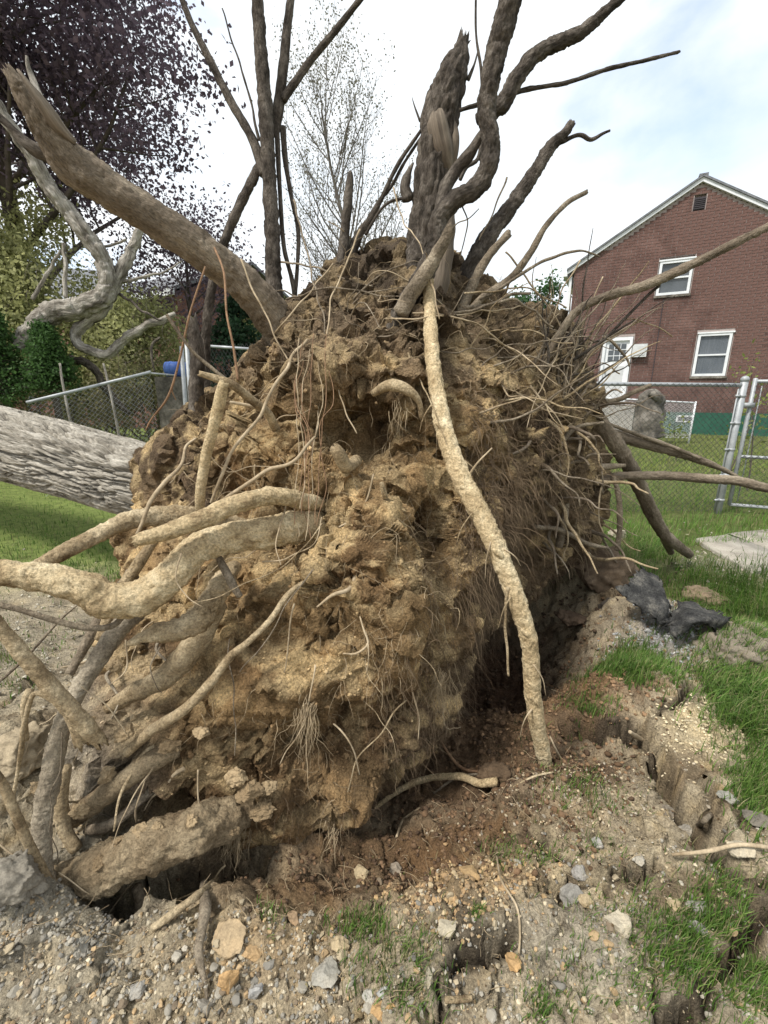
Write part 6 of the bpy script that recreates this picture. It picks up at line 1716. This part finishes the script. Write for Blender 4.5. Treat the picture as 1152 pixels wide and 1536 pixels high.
# ------------------------------------------------------------------ grass
def blades(P, hmin, hmax, wid, cols, lean=0.5, seg=3, wind=None):
    N = len(P)
    h = rng.uniform(hmin, hmax, N)
    a = rng.random(N) * 2 * math.pi
    d = np.stack([np.cos(a), np.sin(a), np.zeros(N)], 1)
    if wind is not None: d = d * 0.5 + np.array(wind)
    side = np.stack([-np.sin(a + 0.6), np.cos(a + 0.6), np.zeros(N)], 1)
    ln = rng.uniform(0.15, 1.0, N) * lean
    V = []
    for k in range(seg + 1):
        t = k / seg
        c = P + np.array([0, 0, 1.0]) * (h * (t - 0.35 * ln * t * t))[:, None] + d * (h * ln * t * t)[:, None]
        w = wid * (1 - t ** 1.6) + 0.0002
        V += [c - side * w, c + side * w]
    V = np.stack(V, 1)
    n2 = 2 * (seg + 1)
    Q = []
    for k in range(seg):
        Q.append(np.array([2 * k, 2 * k + 1, 2 * k + 3, 2 * k + 2]))
    Q = (np.arange(N) * n2)[:, None, None] + np.array(Q)[None]
    c = np.array(cols)[rng.integers(0, len(cols), N)] * rng.uniform(0.7, 1.25, (N, 1))
    return V.reshape(-1, 3), Q.reshape(-1, 4), np.repeat(c, n2, 0)
GR = [(0.09, 0.18, 0.03), (0.12, 0.22, 0.038), (0.065, 0.135, 0.024), (0.16, 0.24, 0.055)]
DRY = [(0.26, 0.235, 0.12), (0.34, 0.30, 0.17)]
gb_ = MB()
def turf(n, c, h0, h1, w=0.0016, cols=GR, lean=0.6, uniform=False, wind=None, seg=3, dry=0.12):
    P = px_scatter(n, *c, uniform)
    # clumpy: keep by noise
    P = P[fbm(P * 3.5 + 3, 3) * 1.6 + 0.75 > rng.random(len(P))]
    P[:, 2] = height(P[:, 0], P[:, 1], False) - 0.004
    V, Q, cl = blades(P, h0, h1, w, cols, lean, seg, wind)
    m = np.repeat(rng.random(len(P)) < dry, 2 * (seg + 1))
    cl[m] = np.array(DRY[0]) * 1.1
    gb_.add(V, quads=Q, col=cl)
turf(6500, (955, 1012, 70, 42), 0.03, 0.08, 0.0018)                      # sod slab edge
turf(1500, (915, 1065, 70, 36), 0.02, 0.055)
turf(5000, (1110, 1035, 90, 80), 0.05, 0.13, 0.002, lean=0.9)
turf(1400, (1130, 1100, 60, 36), 0.06, 0.15, 0.002, lean=1.2, wind=(-0.6, -0.3, 0))
turf(2500, (1130, 1190, 50, 60), 0.03, 0.09)
turf(1500, (1120, 880, 80, 34), 0.10, 0.22, 0.0022, lean=1.5, wind=(-0.7, -0.5, 0))
turf(1300, (1040, 870, 60, 40), 0.06, 0.14, 0.0022, lean=1.2, wind=(-0.4, -0.4, 0))
turf(1500, (965, 835, 50, 40), 0.08, 0.18, 0.002, lean=1.1)
turf(1200, (1100, 925, 80, 30), 0.08, 0.2, 0.0022, lean=1.4, wind=(-0.6, -0.4, 0))
turf(1200, (1130, 990, 60, 40), 0.05, 0.14, 0.002, lean=1.0)
turf(900, (800, 1275, 120, 40), 0.012, 0.04, 0.0012)
turf(800, (890, 1190, 100, 40), 0.012, 0.05, 0.0012)
turf(1500, (600, 1470, 70, 80), 0.02, 0.06, 0.0012, dry=0.3)
turf(450, (545, 1390, 50, 30), 0.015, 0.045, 0.0012)
turf(200, (410, 1390, 20, 30), 0.015, 0.045, 0.0012)
turf(1200, (1060, 1430, 70, 60), 0.02, 0.06, 0.0013, dry=0.2)
turf(2600, (985, 1440, 150, 110), 0.015, 0.05, 0.0012, dry=0.2)
turf(1600, (1100, 1360, 70, 80), 0.03, 0.08, 0.0015)
turf(1200, (1130, 1480, 60, 70), 0.03, 0.08, 0.0015)
turf(120, (712, 1400, 14, 14), 0.02, 0.04, 0.0012)
turf(250, (815, 1510, 40, 30), 0.015, 0.04, 0.0012)
turf(350, (790, 1080, 30, 70), 0.01, 0.04, 0.001, cols=[(0.03, 0.055, 0.016)])
turf(9000, (1040, 745, 170, 75), 0.05, 0.13, 0.003, cols=[(0.11, 0.21, 0.04), (0.15, 0.25, 0.05)], uniform=True, dry=0.06, seg=2)
turf(11000, (1040, 680, 220, 32), 0.04, 0.12, 0.006, cols=[(0.20, 0.26, 0.06), (0.26, 0.31, 0.08)], uniform=True, dry=0.25, seg=2)
turf(9000, (60, 790, 260, 90), 0.03, 0.08, 0.0028, uniform=True, dry=0.1, seg=2)
turf(1600, (60, 920, 220, 70), 0.015, 0.05, 0.002, uniform=True, dry=0.3)
turf(3500, (200, 660, 160, 36), 0.05, 0.1, 0.005, uniform=True)
turf(800, (20, 1000, 60, 60), 0.015, 0.05, 0.0018, dry=0.3)
tag(gb_.build('grass', M['grass'], None, smooth=False), 'tufts and patches of short green grass', 'grass', kind='stuff')
# young leafy weeds by the gate
for k, (px, Y, h_, lab) in enumerate([(1110, 6.0, 1.35, 'leafy sapling seen through the gate near the post'), (1150, 6.2, 1.7, 'leafy sapling seen through the gate at the right edge'), (1030, 9.0, 0.8, 'small yellow-green weed behind the fence in the lawn')]):
    make_tree('young_sapling', lab, 'sapling', gxy(px, Y), h_, 0.012, [(0.16, 0.2, 0.05), (0.3, 0.33, 0.1)], 90, 0.07, 90 + k, levels=1, nbr=(8,), scat=0.08, start=0.2, lfrac=0.35)

# ------------------------------------------------------------------ fine litter: broken rootlets, dead stems and leaf scraps on the soil
N = 900
P = np.concatenate([px_scatter(420, 600, 1380, 560, 150, True), px_scatter(200, 900, 1180, 200, 120), px_scatter(160, 300, 1420, 300, 80), px_scatter(160, 700, 1200, 200, 100)])
P[:, 2] = height(P[:, 0], P[:, 1]) + 0.004
D = rng.normal(size=(len(P), 3)); D[:, 2] = 0.15 * np.abs(D[:, 2])
V, Q = strands(P, D, rng.uniform(0.012, 0.07, len(P)), rng.uniform(0.0005, 0.0013, len(P)), 5, 0.02, 0.22, 0.6)
tag(link('litter', mesh('litter', V, Q), M['hair_pale']), 'broken rootlets and dead stems strewn on the soil', 'litter', kind='stuff')
P = np.concatenate([px_scatter(260, 700, 1370, 480, 160, True), px_scatter(120, 60, 960, 200, 90)])
P[:, 2] = height(P[:, 0], P[:, 1]) + 0.004
V, Q, cl = leaf_mesh(P, rng.uniform(0.006, 0.016, len(P)), np.array([(0.26, 0.19, 0.10), (0.16, 0.11, 0.06), (0.34, 0.29, 0.15)])[rng.integers(0, 3, len(P))])
tag(link('leaf_scraps', mesh('leaf_scraps', V, Q, None, {'col': cl}, smooth=False), M['leaf']), 'dry leaf scraps scattered on the ground', 'litter', kind='stuff')
